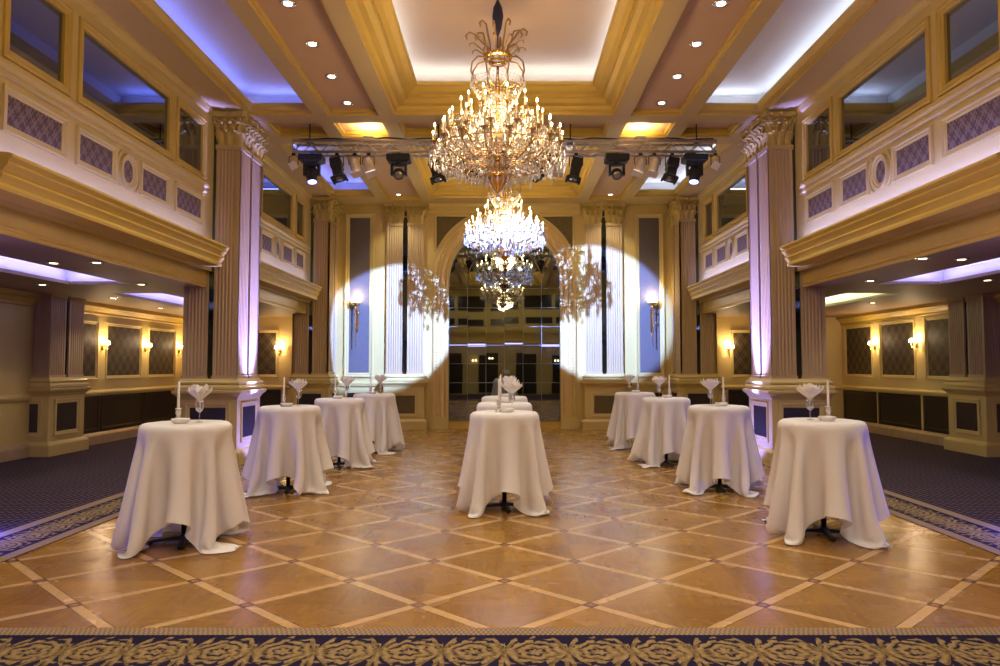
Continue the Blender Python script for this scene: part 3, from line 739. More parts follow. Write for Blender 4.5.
# paired pilasters on pedestals
PW = pilaster(.42, 5.36-ZB, .10).mesh('pilaster', FLUTE); CW = capital(.42, .54, .10).mesh('capital', CAPM)
for s, side in ((-1, 'left'), (1, 'right')):
    root = empty('column_pair', (0, 0, 0), 0, 'paired fluted pilasters on one pedestal %s of the arched mirror' % side, 'column', None, 'structure')
    m = MB(); pedestal(m, min(s*2.10, s*3.10), max(s*2.10, s*3.10), 17.92, 18.3); ped = m.build('pedestal', CREAM, root)
    for x in (2.335, 2.885):
        link('pilaster', PW, root, (s*x, YW, ZB)); link('capital', CW, root, (s*x, YW, 5.36))
    m = MB(); m.box(s*2.55, s*2.67, YW-.05, YW, ZB, 5.75); m.build('mirror_strip', STRIPM, root)
    mpp = lambda u, v, n: (u, 17.89-n, v)
    m = MB(); pframe(m, mpp, s*2.6-.36, s*2.6+.36, .33, .94, FR(.075, .025)); fo = m.build('panel_frame', PALE, ped)
    m = MB(); m.quad(mpp(s*2.6-.29, .40, .004), mpp(s*2.6+.29, .40, .004), mpp(s*2.6+.29, .87, .004), mpp(s*2.6-.29, .87, .004)); m.build('inset_panel', OLIVE, fo)
    # tall blue panel
    c = s*3.82
    m = MB(); pframe(m, mp, c-.38, c+.38, 1.34, 5.66, FR(.115, .05)); fo = m.build('tall_panel_frame', PALE, wb)
    m = MB(); m.quad(mp(c-.27, 1.44, .005), mp(c+.27, 1.44, .005), mp(c+.27, 5.55, .005), mp(c-.27, 5.55, .005)); m.build('tall_fabric_panel', BLUEP, fo)
    m = MB(); pframe(m, mp, c-.36, c+.36, .36, 1.0, FR(.07, .025)); fo = m.build('dado_panel_frame', PALE, wb)
    m = MB(); m.quad(mp(c-.3, .42, .005), mp(c+.3, .42, .005), mp(c+.3, .94, .005), mp(c-.3, .94, .005)); m.build('dado_panel', DARKWOOD, fo)
    t = MB(); t.loft([[mp(u, z, n) for n, z in [(0, 1.08), (.04, 1.10), (.06, 1.16), (.06, 1.19), (.02, 1.21), (0, 1.24)]] for u in (s*3.2, s*4.4)], False); t.build('chair_rail', CREAM, wb)
    t = MB(); t.loft([[mp(u, z, n) for n, z in [(0, 0), (.07, 0), (.07, .18), (.05, .21), (0, .25)]] for u in (s*3.2, s*4.4)], False); t.build('skirting', STONE, wb)

# ------------------------------------------------------------------ rear of the hall (seen in the mirrors)
w = MB(); w.box(-9.2, 9.6, YR-.1, YR, 0, 7.4)
wr = w.build('wall_rear', CREAM, kind='structure', label='rear wall of the hall seen only in the mirrors')
mpr = lambda u, v, n: (u, YR+n, v)
t = MB(); prof = [(0, 3.62), (.9, 3.60), (.9, 3.5), (.8, 3.45), (.75, 3.3), (.7, 2.95), (0, 2.95)]
t.loft([[mpr(u, z, n) for n, z in prof] for u in (-4.8, 4.8)], False); t.build('rear_balcony', GOLD, wr)
t = MB()
for x in (-2.9, -.9, 1.2, 3.2): t.box(x-.55, x+.55, YR, YR+.05, .1, 2.3)
t.build('rear_doors', DARKWOOD, wr)
t = MB()
for x in (-3.6, -1.9, 0, 1.9, 3.6): t.box(x-.75, x+.75, YR, YR+.04, 3.95, 4.3); t.box(x-.75, x+.75, YR, YR+.04, 4.75, 5.55)
t.build('rear_gallery_windows', DARKWOOD, wr)
t = MB()
for x in (-1.7, -.75, 2.9): t.sphere((x-.08, YR+.12, 2.0), .05, 8, 6); t.sphere((x+.08, YR+.12, 2.0), .05, 8, 6)
t.build('rear_sconce_shades', emis('rear_sconce_glow', (1, .75, .4), 14), wr)
t = MB(); t.tube([(-4.6, YR+.74, 2.80), (4.6, YR+.74, 2.80)], .035, 6); t.build('rear_led_line', emis('violet_led_line', (.5, .42, 1), 9), wr)
for x in (-3, 0, 3): light('rear_fill_spot', 'SPOT', (x, YR+2.2, ZC-.1), 70, WARM, target=(x, YR+.3, 3.2), spot_size=math.radians(110), spot_blend=.6, shadow_soft_size=.06)  # fill spots added to light the rear balcony for its mirror reflection
light('added_overhead_fill', 'POINT', (0, 2.8, 4.75), 240, WARM2, shadow_soft_size=.4)  # unseen fill added to brighten the tablecloths, where another chandelier would hang

# ------------------------------------------------------------------ wall lights
SHADE = emis('sconce_shade_glow', (1, .66, .30), 26.0)
def make_sconce():
    root = empty('wall_sconce')
    m = MB(); m.lathe([(.005, -.10), (.03, -.09), (.045, 0), (.03, .09), (.005, .10)], (0, -.015, 0), 12); m.build('backplate', BRASS, root, True)
    for e in (-1, 1):
        m = MB(); m.tube([(0, -.03, -.03), (e*.03, -.07, -.075), (e*.07, -.09, -.07), (e*.085, -.09, -.02)], .008, 6); m.lathe([(.012, 0), (.022, .012), (.012, .02)], (e*.085, -.09, -.025), 8)
        a = m.build('arm', BRASS, root, True)
        m = MB(); m.lathe([(.012, 0), (.012, .05)], (e*.085, -.09, -.005), 8); m.build('candle', IVORY, a, True)
        m = MB(); m.lathe([(.045, .04), (.040, .07), (.028, .115)], (e*.085, -.09, -.005), 12, False); m.build('lamp_shade', SHADE, a, True)
        m = MB(); m.drop((e*.085, -.09, -.035), .009, .045); m.build('crystal_drop', CRYSTAL, a)
    return root
sp = make_sconce(); first = True
def sconce(x, y, z, rz, label):
    global first
    o = sp if first else copy_tree(sp); first = False
    o.location = (x, y, z); o.rotation_euler = (0, 0, rz); tag(o, label, 'wall lamp', 'two arm candle sconces in the aisles')
    d = Matrix.Rotation(rz, 3, 'Z') @ Vector((0, -.13, .09))
    light('sconce_lamp', 'POINT', (x+d.x, y+d.y, z+d.z), 9*K, WARM2, shadow_soft_size=.05)
wh = ['between the nearer two damask panels', 'between the farther two damask panels', 'past the last damask panel']
for k, y in enumerate(aisle_sconce[-1]): sconce(-XL, y, 2.06, PI/2, 'glowing brass sconce on the left aisle wall ' + wh[k])
for k, y in enumerate(aisle_sconce[1]): sconce(XR, y, 2.12, -PI/2, 'glowing brass sconce on the right aisle wall ' + wh[k])
sconce(-5.98, 18.4, 2.06, 0, 'glowing brass sconce on the end wall of the left aisle')
sconce(5.97, 18.4, 2.08, 0, 'glowing brass sconce on the end wall of the right aisle')
# torch uplighters on the tall panels
def torch():
    root = empty('torch_sconce')
    m = MB(); m.lathe([(.004, -1.05), (.012, -1.0), (.014, -.3), (.018, -.1), (.03, -.05), (.02, -.02)], (0, -.16, 0), 10)
    m.sphere((0, -.16, -1.06), .022, 8, 6); m.sphere((0, -.16, -.55), .022, 8, 6); m.build('stem', BRASS, root, True)
    m = MB(); m.lathe([(.02, -.03), (.09, -.01), (.125, .03), (.13, .05), (.12, .05)], (0, -.16, 0), 16, False); m.build('holder_ring', BRASS, root, True)
    m = MB(); m.lathe([(.03, .0), (.10, .035), (.13, .09), (.14, .14), (.12, .145), (.05, .10)], (0, -.16, 0), 20, True); m.build('glass_bowl', emis('alabaster_bowl_glow', (1, .86, .62), 3.2), root, True)
    m = MB(); m.box(-.03, .03, -.02, 0, -.7, -.1)
    for z in (-.2, -.6): m.tube([(0, -.01, z), (0, -.16, z)], .01, 6)
    m.build('bracket', BRASS, root)
    m = MB(); m.tube([(.08, -.12, 0), (.085, -.12, -.45)], .004, 5); m.sphere((.085, -.12, -.47), .03, 8, 6); m.sphere((.08, -.12, -.2), .025, 8, 6); m.build('pull_chain', BRASS, root, True)
    return root
t0 = torch(); t0.location = (-3.88, YW-.006, 3.22); tag(t0, 'bronze torch sconce with glowing bowl on the left tall blue panel', 'wall lamp', 'torch sconces on the back wall')
t1 = copy_tree(t0); t1.location = (3.86, YW-.006, 3.22); tag(t1, 'bronze torch sconce with glowing bowl on the right tall blue panel')
for s in (-1, 1): light('torch_lamp', 'POINT', (s*3.87, YW-.17, 3.46), 7*K, (1, .8, .5), shadow_soft_size=.08)

# ------------------------------------------------------------------ cocktail tables and draped cloths
TH, TRD = 1.09, .395
def drape(seed, side=2.24, n=70, steps=200):
    rg = np.random.default_rng(seed)
    l0 = side/n; g = np.linspace(-side/2, side/2, n+1)
    X, Y = np.meshgrid(g, g, indexing='ij'); P = np.stack([X, Y, np.full_like(X, TH+.012)], -1)
    P[..., :2] += rg.normal(0, .02, 2)
    rr = np.hypot(P[..., 0], P[..., 1]); th = np.arctan2(P[..., 1], P[..., 0])
    ph = rg.uniform(0, 2*PI, 3); k1, k2 = int(rg.integers(9, 12)), int(rg.integers(13, 17))
    d = np.maximum(rr-TRD, 0); fold =   .075*np.sin(k1*th+ph[0])+.035*np.sin(k2*th+ph[1])
    nr = np.where(d > 0, TRD+.012+.10*d+fold*np.minimum(d, .9), rr)
    P[..., 0] *= nr/np.maximum(rr, 1e-6); P[..., 1] *= nr/np.maximum(rr, 1e-6)
    P[..., 2] -= d*.985
    P += rg.normal(0, .002, P.shape); P[..., 2] = np.maximum(P[..., 2], .012)
    pin = rr < TRD*.93; P[pin, 2] = TH+.012
    wgt = np.where(pin, 0., 1.)[..., None]; P0 = P.copy(); Q = P.copy(); dt = 1/50
    def con(a, b, L, st):
        d = P[b]-P[a]; ln = np.sqrt((d*d).sum(-1, keepdims=True))+1e-9
        wa, wb = wgt[a], wgt[b]; ws = wa+wb; ws = np.where(ws == 0, 1, ws)
        c = d*((ln-L)/ln/ws*st); P[a] += c*wa; P[b] -= c*wb
    S = slice
    batches = []
    for ax in (0, 1):
        for off in (0, 1):
            a = [S(None), S(None)]; b = [S(None), S(None)]
            a[ax] = S(off, n, 2); b[ax] = S(off+1, n+1, 2); batches.append((tuple(a), tuple(b), l0, 1.0))
        for off in range(4):
            cnt = (n+1-off-2+3)//4
            if cnt <= 0: continue
            a = [S(None), S(None)]; b = [S(None), S(None)]
            idx = np.arange(off, n-1, 4); a[ax] = idx; b[ax] = idx+2
            batches.append((tuple(a), tuple(b), 2*l0, .06)); 
        for off in range(12):        # long-range stiffness keeps the skirt flaring
            idx = np.arange(off, n-5, 12)
            if len(idx) == 0: continue
            a = [S(None), S(None)]; b = [S(None), S(None)]
            a[ax] = idx; b[ax] = idx+6; batches.append((tuple(a), tuple(b), 6*l0, .022))
    for off in (0, 1):
        batches.append(((S(off, n, 2), S(0, n)), (S(off+1, n+1, 2), S(1, n+1)), l0*2**.5, .35))
        batches.append(((S(off, n, 2), S(1, n+1)), (S(off+1, n+1, 2), S(0, n)), l0*2**.5, .35))
    for it in range(steps):
        V = (P-Q)*.95; Q = P.copy()
        P += (V + np.array([0, 0, -9.8*dt*dt]))*wgt
        for k in range(10):
            for a, b, L, st in batches: con(a, b, L, st)
            r = np.hypot(P[..., 0], P[..., 1]) + 1e-9
            ins = (r < TRD+.008) & (P[..., 2] < TH+.008) & (P[..., 2] > TH-.12)
            top = ins & (P[..., 2] > TH-.012)
            P[..., 2] = np.where(top, TH+.008, P[..., 2])
            sd = ins & ~top; f = np.where(sd, (TRD+.008)/r, 1.0)
            P[..., 0] *= f; P[..., 1] *= f
            low = P[..., 2] < .012
            P[..., 2] = np.where(low, .012, P[..., 2])
            P[..., :2] = np.where(low[..., None], Q[..., :2]*.8+P[..., :2]*.2, P[..., :2])
            P[pin] = P0[pin]
    P[..., 2] = np.maximum(P[..., 2], .012)
    m = MB(); m.v = [tuple(p) for p in P.reshape(-1, 3)]
    m.f = [(i*(n+1)+j, (i+1)*(n+1)+j, (i+1)*(n+1)+j+1, i*(n+1)+j+1) for i in range(n) for j in range(n)]
    return m.mesh('tablecloth', LINEN, True)
CLOTHS = [drape(s) for s in (11, 23, 5)]

def make_table():
    root = empty('cocktail_table')
    m = MB(); m.lathe([(TRD-.035, TH-.03), (TRD-.022, TH-.024), (TRD-.022, TH-.006), (TRD-.035, TH)], n=36); m.build('table_top', BLACK, root)
    m = MB(); m.lathe([(.026, .03), (.026, TH-.03)], n=12); m.lathe([(.05, .045), (.035, .07)], n=12); m.lathe([(.12, TH-.035), (.12, TH-.028)], n=12); m.build('post', BLACK, root, True)
    for k in range(4):
        m = MB(); m.M = Matrix.Rotation(k*PI/2+.12, 4, 'Z')
        m.loft([[(x, -.026, z0), (x, .026, z0), (x, .022, z1), (x, -.022, z1)] for x, z0, z1 in ((0, .022, .062), (.24, .018, .04), (.30, .010, .028))], True, True, True)
        m.lathe([(.022, 0), (.022, .014)], (.28, 0, 0), 10); m.build('foot', BLACK, root)
    return root
def make_glass():
    m = MB(); m.lathe([(.034, 0), (.034, .003), (.008, .008), (.0045, .02), (.0045, .085), (.012, .095), (.032, .115), (.040, .145), (.038, .175), (.033, .205), (.0315, .205), (.036, .175), (.038, .145), (.030, .118), (.004, .1)], n=18, cap=True)
    return m.mesh('wine_glass', GLASS, True)
GL_ME = make_glass()
def napkin_mesh(seed):
    r = random.Random(seed); m = MB(); ph = r.uniform(0, 6)
    for layer, (k, sc0, hh) in enumerate(((5, 1.0, .215), (4, .7, .24), (6, 1.05, .185), (3, .4, .235), (5, .85, .20))):
        nu, nv = 40, 7
        def fn(u, v, k=k, sc0=sc0, hh=hh, layer=layer):
            a = 2*PI*u + layer*.9; pt = abs(((u*k+ph) % 1)-.5)*2     # 0..1 point of each petal
            z = v*hh*(.72+.28*pt)
            w_ = min(1.1, max(0., (z-.090)/.080)); rad = .010 + .010*v + .075*sc0*w_**.8*(.85+.3*pt) + .006*w_*math.sin(a*k*2+ph)
            return (rad*math.cos(a)*1.15, rad*math.sin(a), z)
        m.grid(fn, nu, nv)
    return m.mesh('napkin', NAPKIN, False)
NAPKIN = paint('white_napkin_linen', (.90, .88, .86), .8, 0, .1, .03)
NAPS = [napkin_mesh(k) for k in range(3)]
cs = MB(); cs.lathe([(.046, 0), (.048, .008), (.026, .018), (.015, .032), (.025, .046), (.015, .06), (.024, .082), (.028, .098), (.018, .116), (.029, .126), (.029, .134), (.013, .134)], n=16)
CS_ME = cs.mesh('candlestick', paint('silvered_glass', (.80, .76, .70), .25, .35), True)
cd = MB(); cd.lathe([(.0125, 0), (.012, .01), (.0105, .235), (.006, .245)], n=12); cd.tube([(0, 0, .243), (.001, 0, .256)], .0015, 4)
CD_ME = cd.mesh('taper_candle', WAX, True)
ds = MB(); ds.lathe([(.055, 0), (.06, .006), (.078, .026), (.082, .044), (.078, .045), (.068, .026), (.045, .012)], n=24); DS_ME = ds.mesh('dish', CHINA, True)
tproto = make_table()
TABS = [(-2.98, 6.50, 'front table of the left row', -1), (-2.84, 9.15, 'second table of the left row', -1), (-2.70, 11.35, 'third table of the left row', -1), (-2.50, 13.3, 'rearmost table of the left row', -1),
        (0, 8.03, 'front table of the centre row', 0), (0, 10.05, 'second table of the centre row', 0), (0, 12.1, 'rearmost table of the centre row', 0),
        (3.10, 6.78, 'front table of the right row', 1), (2.86, 9.25, 'second table of the right row', 1), (2.70, 11.6, 'third table of the right row', 1), (2.62, 13.9, 'rearmost table of the right row', 1)]
ROT = [0, 3.1, 1.62, -.2, 1.6, .05, 3.2, 1.5, -.1, 1.7, 3.05]
for i, (x, y, nm, s) in enumerate(TABS):
    t = tproto if i == 0 else copy_tree(tproto)
    t.location = (x, y, .0); t.rotation_euler = (0, 0, -math.atan2(x, y)*.5+ROT[i]); tag(t, 'black pedestal base showing under the cloth of the ' + nm, 'table', 'black pedestal tables')
    base = -math.atan2(x, y)*.5
    c = link('tablecloth', CLOTHS[i % 3], None, (x, y, 0), (0, 0, base+ROT[i]), 'white linen cloth draped to the floor over the ' + nm, 'tablecloth', 'white tablecloths')
    md = c.modifiers.new('smooth', 'SUBSURF'); md.levels = 1; md.render_levels = 1
    zt = TH+.0125
    cxo = -.07 if s <= 0 else .06; gxo = (.115 if s < 0 else -.105) if s else .085
    if s == 0: cxo = -.065
    link('candlestick', CS_ME, None, (x+cxo, y-.02, zt), None, 'short silver candlestick on the ' + nm, 'candlestick', 'candlesticks on the tables')
    link('taper_candle', CD_ME, None, (x+cxo, y-.02, zt+.1345), None, 'unlit white taper candle in the candlestick on the ' + nm, 'candle', 'taper candles on the tables')
    link('wine_glass', GL_ME, None, (x+gxo, y+.01, zt), None, 'stemmed wine glass holding a napkin on the ' + nm, 'wine glass', 'wine glasses on the tables')
    nk = link('napkin', NAPS[i % 3], None, (x+gxo, y+.01, zt+.125), (0, 0, rnd.uniform(0, 6)), 'white folded napkin fanned out of the glass on the ' + nm, 'napkin', 'folded napkins in the glasses')
    link('dish', DS_ME, None, (x+(.0 if s else .03), y-.12, zt), None, 'small white dish on the ' + nm, 'dish', 'white dishes on the tables')

# ------------------------------------------------------------------ chandeliers
FLAME = emis('candle_bulb_glow', (1, .74, .38), 60.0)
def make_chandelier():
    """origin at the bottom tip; measured 2.25 m from tip to crown"""
    root = empty('crystal_chandelier')
    O = 3.95
    m = MB(); m.tube([(0, 0, 1.95), (0, 0, 2.85)], .012, 6)
    m.lathe([(.015, 2.12), (.05, 2.22), (.075, 2.38), (.06, 2.5), (.015, 2.6)], n=12); m.build('suspension_cable', paint('dark_cable_sleeve', (.02, .02, .05), .6), root, True)
    m = MB()
    st = [(.01, .0), (.03, .03), (.05, .06), (.03, .10), (.02, .2), (.05, .3), (.07, .36), (.03, .42), (.018, .6), (.05, .72), (.065, .78), (.03, .86), (.02, 1.0), (.055, 1.1), (.03, 1.2), (.018, 1.35), (.04, 1.45), (.02, 1.55), (.015, 1.7)]
    m.lathe(st, n=14); m.build('central_stem', BRASS, root, True)
    # bottom basket
    m = MB(); m.lathe([(.01, .0), (.04, .03), (.10, .10), (.16, .17), (.19, .22), (.17, .235), (.12, .2)], n=20, cap=False); m.build('bottom_bowl', BRASS, root, True)
    # crown with plumes
    m = MB(); m.lathe([(.13, 1.80), (.19, 1.81), (.20, 1.835), (.18, 1.85), (.16, 1.83)], n=24, cap=False); m.lathe([(.12, 1.74), (.125, 1.77)], n=24, cap=False); m.build('crown_ring', BRASS, root, True)
    r1 = random.Random(2)
    for k in range(10):
        a = 2*PI*(k+.3)/10; ca, sa = math.cos(a), math.sin(a)
        m = MB(); R = .32 + .09*(k % 2); H = 2.13 + .09*((k+1) % 2)
        pts = [(.13, 1.85), (.15, 1.96), (.19, H-.14), (R-.10, H-.02), (R-.03, H), (R+.02, H-.05), (R, H-.10)]
        m.tube([(r*ca, r*sa, z) for r, z in pts], .012, 5)
        pts = [(.17, 1.86), (.24, 1.93), (.32, 1.99), (.37, 1.98), (.38, 1.94)]
        m.tube([(r*ca, r*sa, z) for r, z in pts], .009, 5); m.build('crown_plume', BRONZE, root, True)
    for k in range(8):
        a = 2*PI*(k+.5)/8; ca, sa = math.cos(a), math.sin(a)
        m = MB(); m.tube([(r*ca, r*sa, z) for r, z in [(.18, 1.80), (.28, 1.79), (.36, 1.70), (.38, 1.58), (.33, 1.46), (.22, 1.40), (.10, 1.40)]], .011, 6); m.build('cage_bar', BRONZE, root, True)
    # tiers: radius, candle foot height, number
    tiers = [(.40, 1.09, 8, .4), (.60, .91, 10, .1), (.72, .735, 14, .25), (.855, .595, 18, 0.0)]
    cb = MB(); cb.lathe([(.0125, 0), (.0115, .185)], n=8); cup = cb
    cand = cb.mesh('candle', IVORY, True)
    fb = MB(); fb.lathe([(.007, 0), (.0115, .014), (.009, .032), (.002, .052)], n=7); flm = fb.mesh('flame_bulb', FLAME, True)
    bob = MB(); bob.lathe([(.014, -.03), (.045, -.004), (.05, .006), (.02, .004)], n=10); 
    drops = MB(); gar = MB(); big = []
    for R, zc, n, ph in tiers:
        am = MB()
        am.tube([(.04, 0, zc-.28), (R*.3, 0, zc-.22), (R*.55, 0, zc-.27), (R*.8, 0, zc-.22), (R*.97, 0, zc-.13), (R, 0, zc-.03)], .011, 6)
        am.tube([(R*.55, 0, zc-.27), (R*.62, 0, zc-.19), (R*.5, 0, zc-.15), (R*.47, 0, zc-.2)], .008, 5)
        am.lathe([(.012, -.04), (.05, -.008), (.054, .004), (.015, .002)], (R, 0, zc), 12)
        ame = am.mesh('candle_arm', BRONZE, True)
        for k in range(n):
            a = 2*PI*(k+ph)/n
            link('candle_arm', ame, root, None, (0, 0, a))
            x, y = R*math.cos(a), R*math.sin(a)
            c = link('candle', cand, root, (x, y, zc+.003)); link('flame_bulb', flm, c, (0, 0, .185))
            for j in range(6):
                b = 2*PI*j/6; big.append((x+.05*math.cos(b), y+.05*math.sin(b), zc-.008, .011, .075 if j % 2 else .055))
            a2 = 2*PI*(k+1+ph)/n; x2, y2 = R*math.cos(a2), R*math.sin(a2)
            for q in range(1, 9):           # bead swags from arm to arm and up to the stem
                f = q/9; sg = .13*4*f*(1-f)
                gar.drop((x*(1-f)+x2*f, y*(1-f)+y2*f, zc-.01-sg), .011, .03)
                f2 = f; gar.drop((x*(1-f2)+.05*f2*math.cos(a), y*(1-f2)+.05*f2*math.sin(a), zc-.02+f2*.16-.5*f2*(1-f2)), .010, .03)
            xm, ym = (x+x2)/2, (y+y2)/2
            big.append((xm*.99, ym*.99, zc-.15, .016, .10)); big.append((x*.8, y*.8, zc-.23, .015, .09)); big.append((x*.55, y*.55, zc-.28, .015, .10))
    # lower rim with long pendants and the basket of drops beneath
    rim = MB(); 
    rim.tube([(.90*math.cos(t), .90*math.sin(t), .50) for t in np.linspace(0, 2*PI, 49)], .006, 5, False)
    rim.tube([(.55*math.cos(t), .55*math.sin(t), .34) for t in np.linspace(0, 2*PI, 41)], .009, 5, False); rim.build('lower_rim', BRONZE, root, True)
    long_ = []
    for k in range(44): a = 2*PI*k/44; long_.append((.90*math.cos(a), .90*math.sin(a), .49, .018, .13))
    for k in range(30): a = 2*PI*k/30; long_.append((.55*math.cos(a), .55*math.sin(a), .33, .018, .13))
    for k in range(16): a = 2*PI*k/16; long_.append((.19*math.cos(a), .19*math.sin(a), .21, .017, .12))
    for k in range(10): a = 2*PI*k/10; long_.append((.36*math.cos(a), .36*math.sin(a), 1.52, .016, .12))
    for k in range(44):
        a = 2*PI*k/44
        for q in range(1, 10):
            f = q/10; gar.drop(((.9*(1-f)+.19*f)*math.cos(a), (.9*(1-f)+.19*f)*math.sin(a), .49*(1-f)+.23*f-.22*f*(1-f)), .012, .036)
    for q in range(750):
        a = r1.uniform(0, 2*PI); R = .86*math.sqrt(r1.uniform(.05, 1)); zt = .95 - .42*R + r1.uniform(-.35, .25)
        gar.drop((R*math.cos(a), R*math.sin(a), zt), r1.uniform(.010, .017), r1.uniform(.05, .10))
    for q in range(260):
        a = r1.uniform(0, 2*PI); zt = r1.uniform(.55, 1.35); R = (1.5-zt)*.78*math.sqrt(r1.uniform(.1, 1)); gar.drop((R*math.cos(a), R*math.sin(a), zt), .012, r1.uniform(.05, .09))
    for k in range(40):
        a = 2*PI*k/40
        for q in range(12): f = q/12; gar.drop(((.36*(1-f)+.08*f+.1*f*(1-f))*math.cos(a), (.36*(1-f)+.08*f+.1*f*(1-f))*math.sin(a), 1.5-f*.45), .010, .034)
    for b in big: gar.drop((b[0], b[1], b[2]), b[3], b[4])
    dm = MB(); dm.drop((0, 0, 0), .018, .13); dme = dm.mesh('pendant_drop', CRYSTAL)
    for x, y, z, r, h in long_[:100]: link('pendant_drop', dme, root, (x, y, z))
    g = gar.build('crystal_garland', CRYSTAL, root); g['kind'] = 'stuff'
    tip = MB(); tip.sphere((0, 0, -.03), .03, 8, 6); tip.build('finial_ball', CRYSTAL, root)
    return root
C1 = (-.09, 9.0, 3.91); C2 = (0, 15.1, 3.93)
ch = make_chandelier(); ch.location = C1; tag(ch, 'large tiered crystal chandelier nearest the camera hanging over the dance floor', 'chandelier', 'crystal chandeliers')
ch2 = copy_tree(ch); ch2.location = C2; ch2.rotation_euler = (0, 0, .13); tag(ch2, 'second crystal chandelier lit white blue before the arched mirror', 'chandelier')
for c in (C1, C2):
    light('chandelier_glow', 'POINT', (c[0], c[1], c[2]+.95), 75*K, WARM2, shadow_soft_size=.3)

# ------------------------------------------------------------------ lighting truss and stage lamps
TY = 12.4
def truss():
    root = empty('lighting_truss', (0, TY, 0), 0, 'aluminium box truss spanning the hall below the ceiling beams', 'truss')
    m = MB(); X = 3.82; cs_ = [(-.13, 5.49), (.13, 5.49), (-.13, 5.69), (.13, 5.69)]
    for y, z in cs_: m.tube([(-X, y, z), (X, y, z)], .024, 8)
    m.build('chord', STEEL, root, True)
    m = MB(); n = 30
    for k in range(n):
        x0 = -X+2*X*k/n; x1 = -X+2*X*(k+1)/n
        for (a, b) in ((0, 2), (1, 3)):
            p, q = cs_[a], cs_[b]
            if k % 2: p, q = q, p
            m.tube([(x0, *p), (x1, *q)], .010, 5)
        for (a, b) in ((0, 1), (2, 3)):
            p, q = cs_[a], cs_[b]
            if k % 2: p, q = q, p
            m.tube([(x0, *p), (x1, *q)], .008, 5)
    for x in (-X, -X/3, X/3, X):
        for a, b in ((0, 1), (1, 3), (3, 2), (2, 0)): m.tube([(x, *cs_[a]), (x, *cs_[b])], .012, 5)
    m.build('web_brace', STEEL, root, True)
    for x in (-3.55, -1.2, 1.2, 3.5):
        m = MB(); m.tube([(x, 0, 5.69), (x, 0, ZC+.14)], .012, 6); m.box(x-.05, x+.05, -.15, .15, 5.69, 5.72); m.build('hanger_rod', BLACK, root)
    m = MB(); r = random.Random(4)
    x = -3.7; pts = []
    while x < 3.8: pts.append((x, -.10+r.uniform(-.03, .03), 5.73+r.uniform(-.015, .025))); x += .22
    m.tube(pts, .014, 5); m.build('power_cable', BLACK, root, True)
truss()
def clamp(m):
    m.box(-.025, .025, -.02, .02, -.03, .012); m.tube([(-.035, 0, .0), (0, 0, -.03), (.035, 0, .0)], .011, 5)
LENSB = emis('blue_lens_glow', (.22, .24, 1.0), 9.0); LENSW = emis('white_lens_glow', (.85, .92, 1.0), 30.0); LENSO = paint('lamp_lens_glass', (.25, .22, .2), .08, .4)
def hang(root, parts): pass
def moving_head(x, label, aim, lens):
    root = empty('moving_head_light', (x, TY-.13, 5.45), 0, label, 'stage light', 'stage lights on the truss')
    m = MB(); clamp(m); m.build('hanging_clamp', BLACKP, root)
    m = MB(); m.loft([rring(-.20, .20, -.13, .13, -.03), rring(-.21, .21, -.14, .14, -.05), rring(-.21, .21, -.14, .14, -.14), rring(-.15, .15, -.11, .11, -.17)], True, True, True); b = m.build('base_box', BLACKP, root)
    m = MB()
    m.lathe([(.06, -.20), (.06, -.17)], n=12)
    for e in (-1, 1): m.loft([rring(e*.125-.02, e*.125+.02, -.05, .05, z) for z in (-.20, -.40)], True, True, True)
    m.box(-.145, .145, -.05, .05, -.225, -.195); m.build('yoke', BLACKP, root)
    h = MB(); h.lathe([(.045, -.15), (.085, -.13), (.105, -.05), (.105, .04), (.09, .10), (.085, .16)], n=16); ho = h.build('lamp_head', BLACKP, root, True)
    ho.location = (0, 0, -.37); ho.rotation_euler = Vector(aim).to_track_quat('Z', 'Y').to_euler()
    l = MB(); l.lathe([(.078, .161), (.06, .172), (.02, .178)], n=16); l.build('lens', lens, ho, True)
    return root
def par_can(x, label, tilt, roll, mat, name='par_can_light', L=.26, r=.085, y=TY-.13):
    root = empty(name, (x, y, 5.45), 0, label, 'stage light', 'stage lights on the truss')
    q = MB(); clamp(q); q.build('hanging_clamp', BLACKP, root)
    m = MB(); m.tube([(-r-.02, 0, -.20), (-r-.02, 0, -.06), (0, 0, -.02), (r+.02, 0, -.06), (r+.02, 0, -.20)], .009, 5); m.build('yoke', BLACKP, root)
    h = MB(); h.lathe([(r*.45, .13), (r*.75, .12), (r, .06), (r, .0), (r*1.02, -.02), (r*1.02, -L+.10), (r*1.06, -L+.09), (r*1.06, -L+.07)], n=16, cap=True); ho = h.build('lamp_can', mat, root, True)
    ho.location = (0, 0, -.20); ho.rotation_euler = (tilt, roll, 0)
    l = MB(); l.lathe([(r*.95, -L+.075), (.01, -L+.08)], n=14); l.build('lens', LENSO, ho, True)
    q = MB(); q.box(-r*1.15, r*1.15, -r*1.15, r*1.15, -L+.055, -L+.068); q.build('gel_frame', mat, ho)
    return root
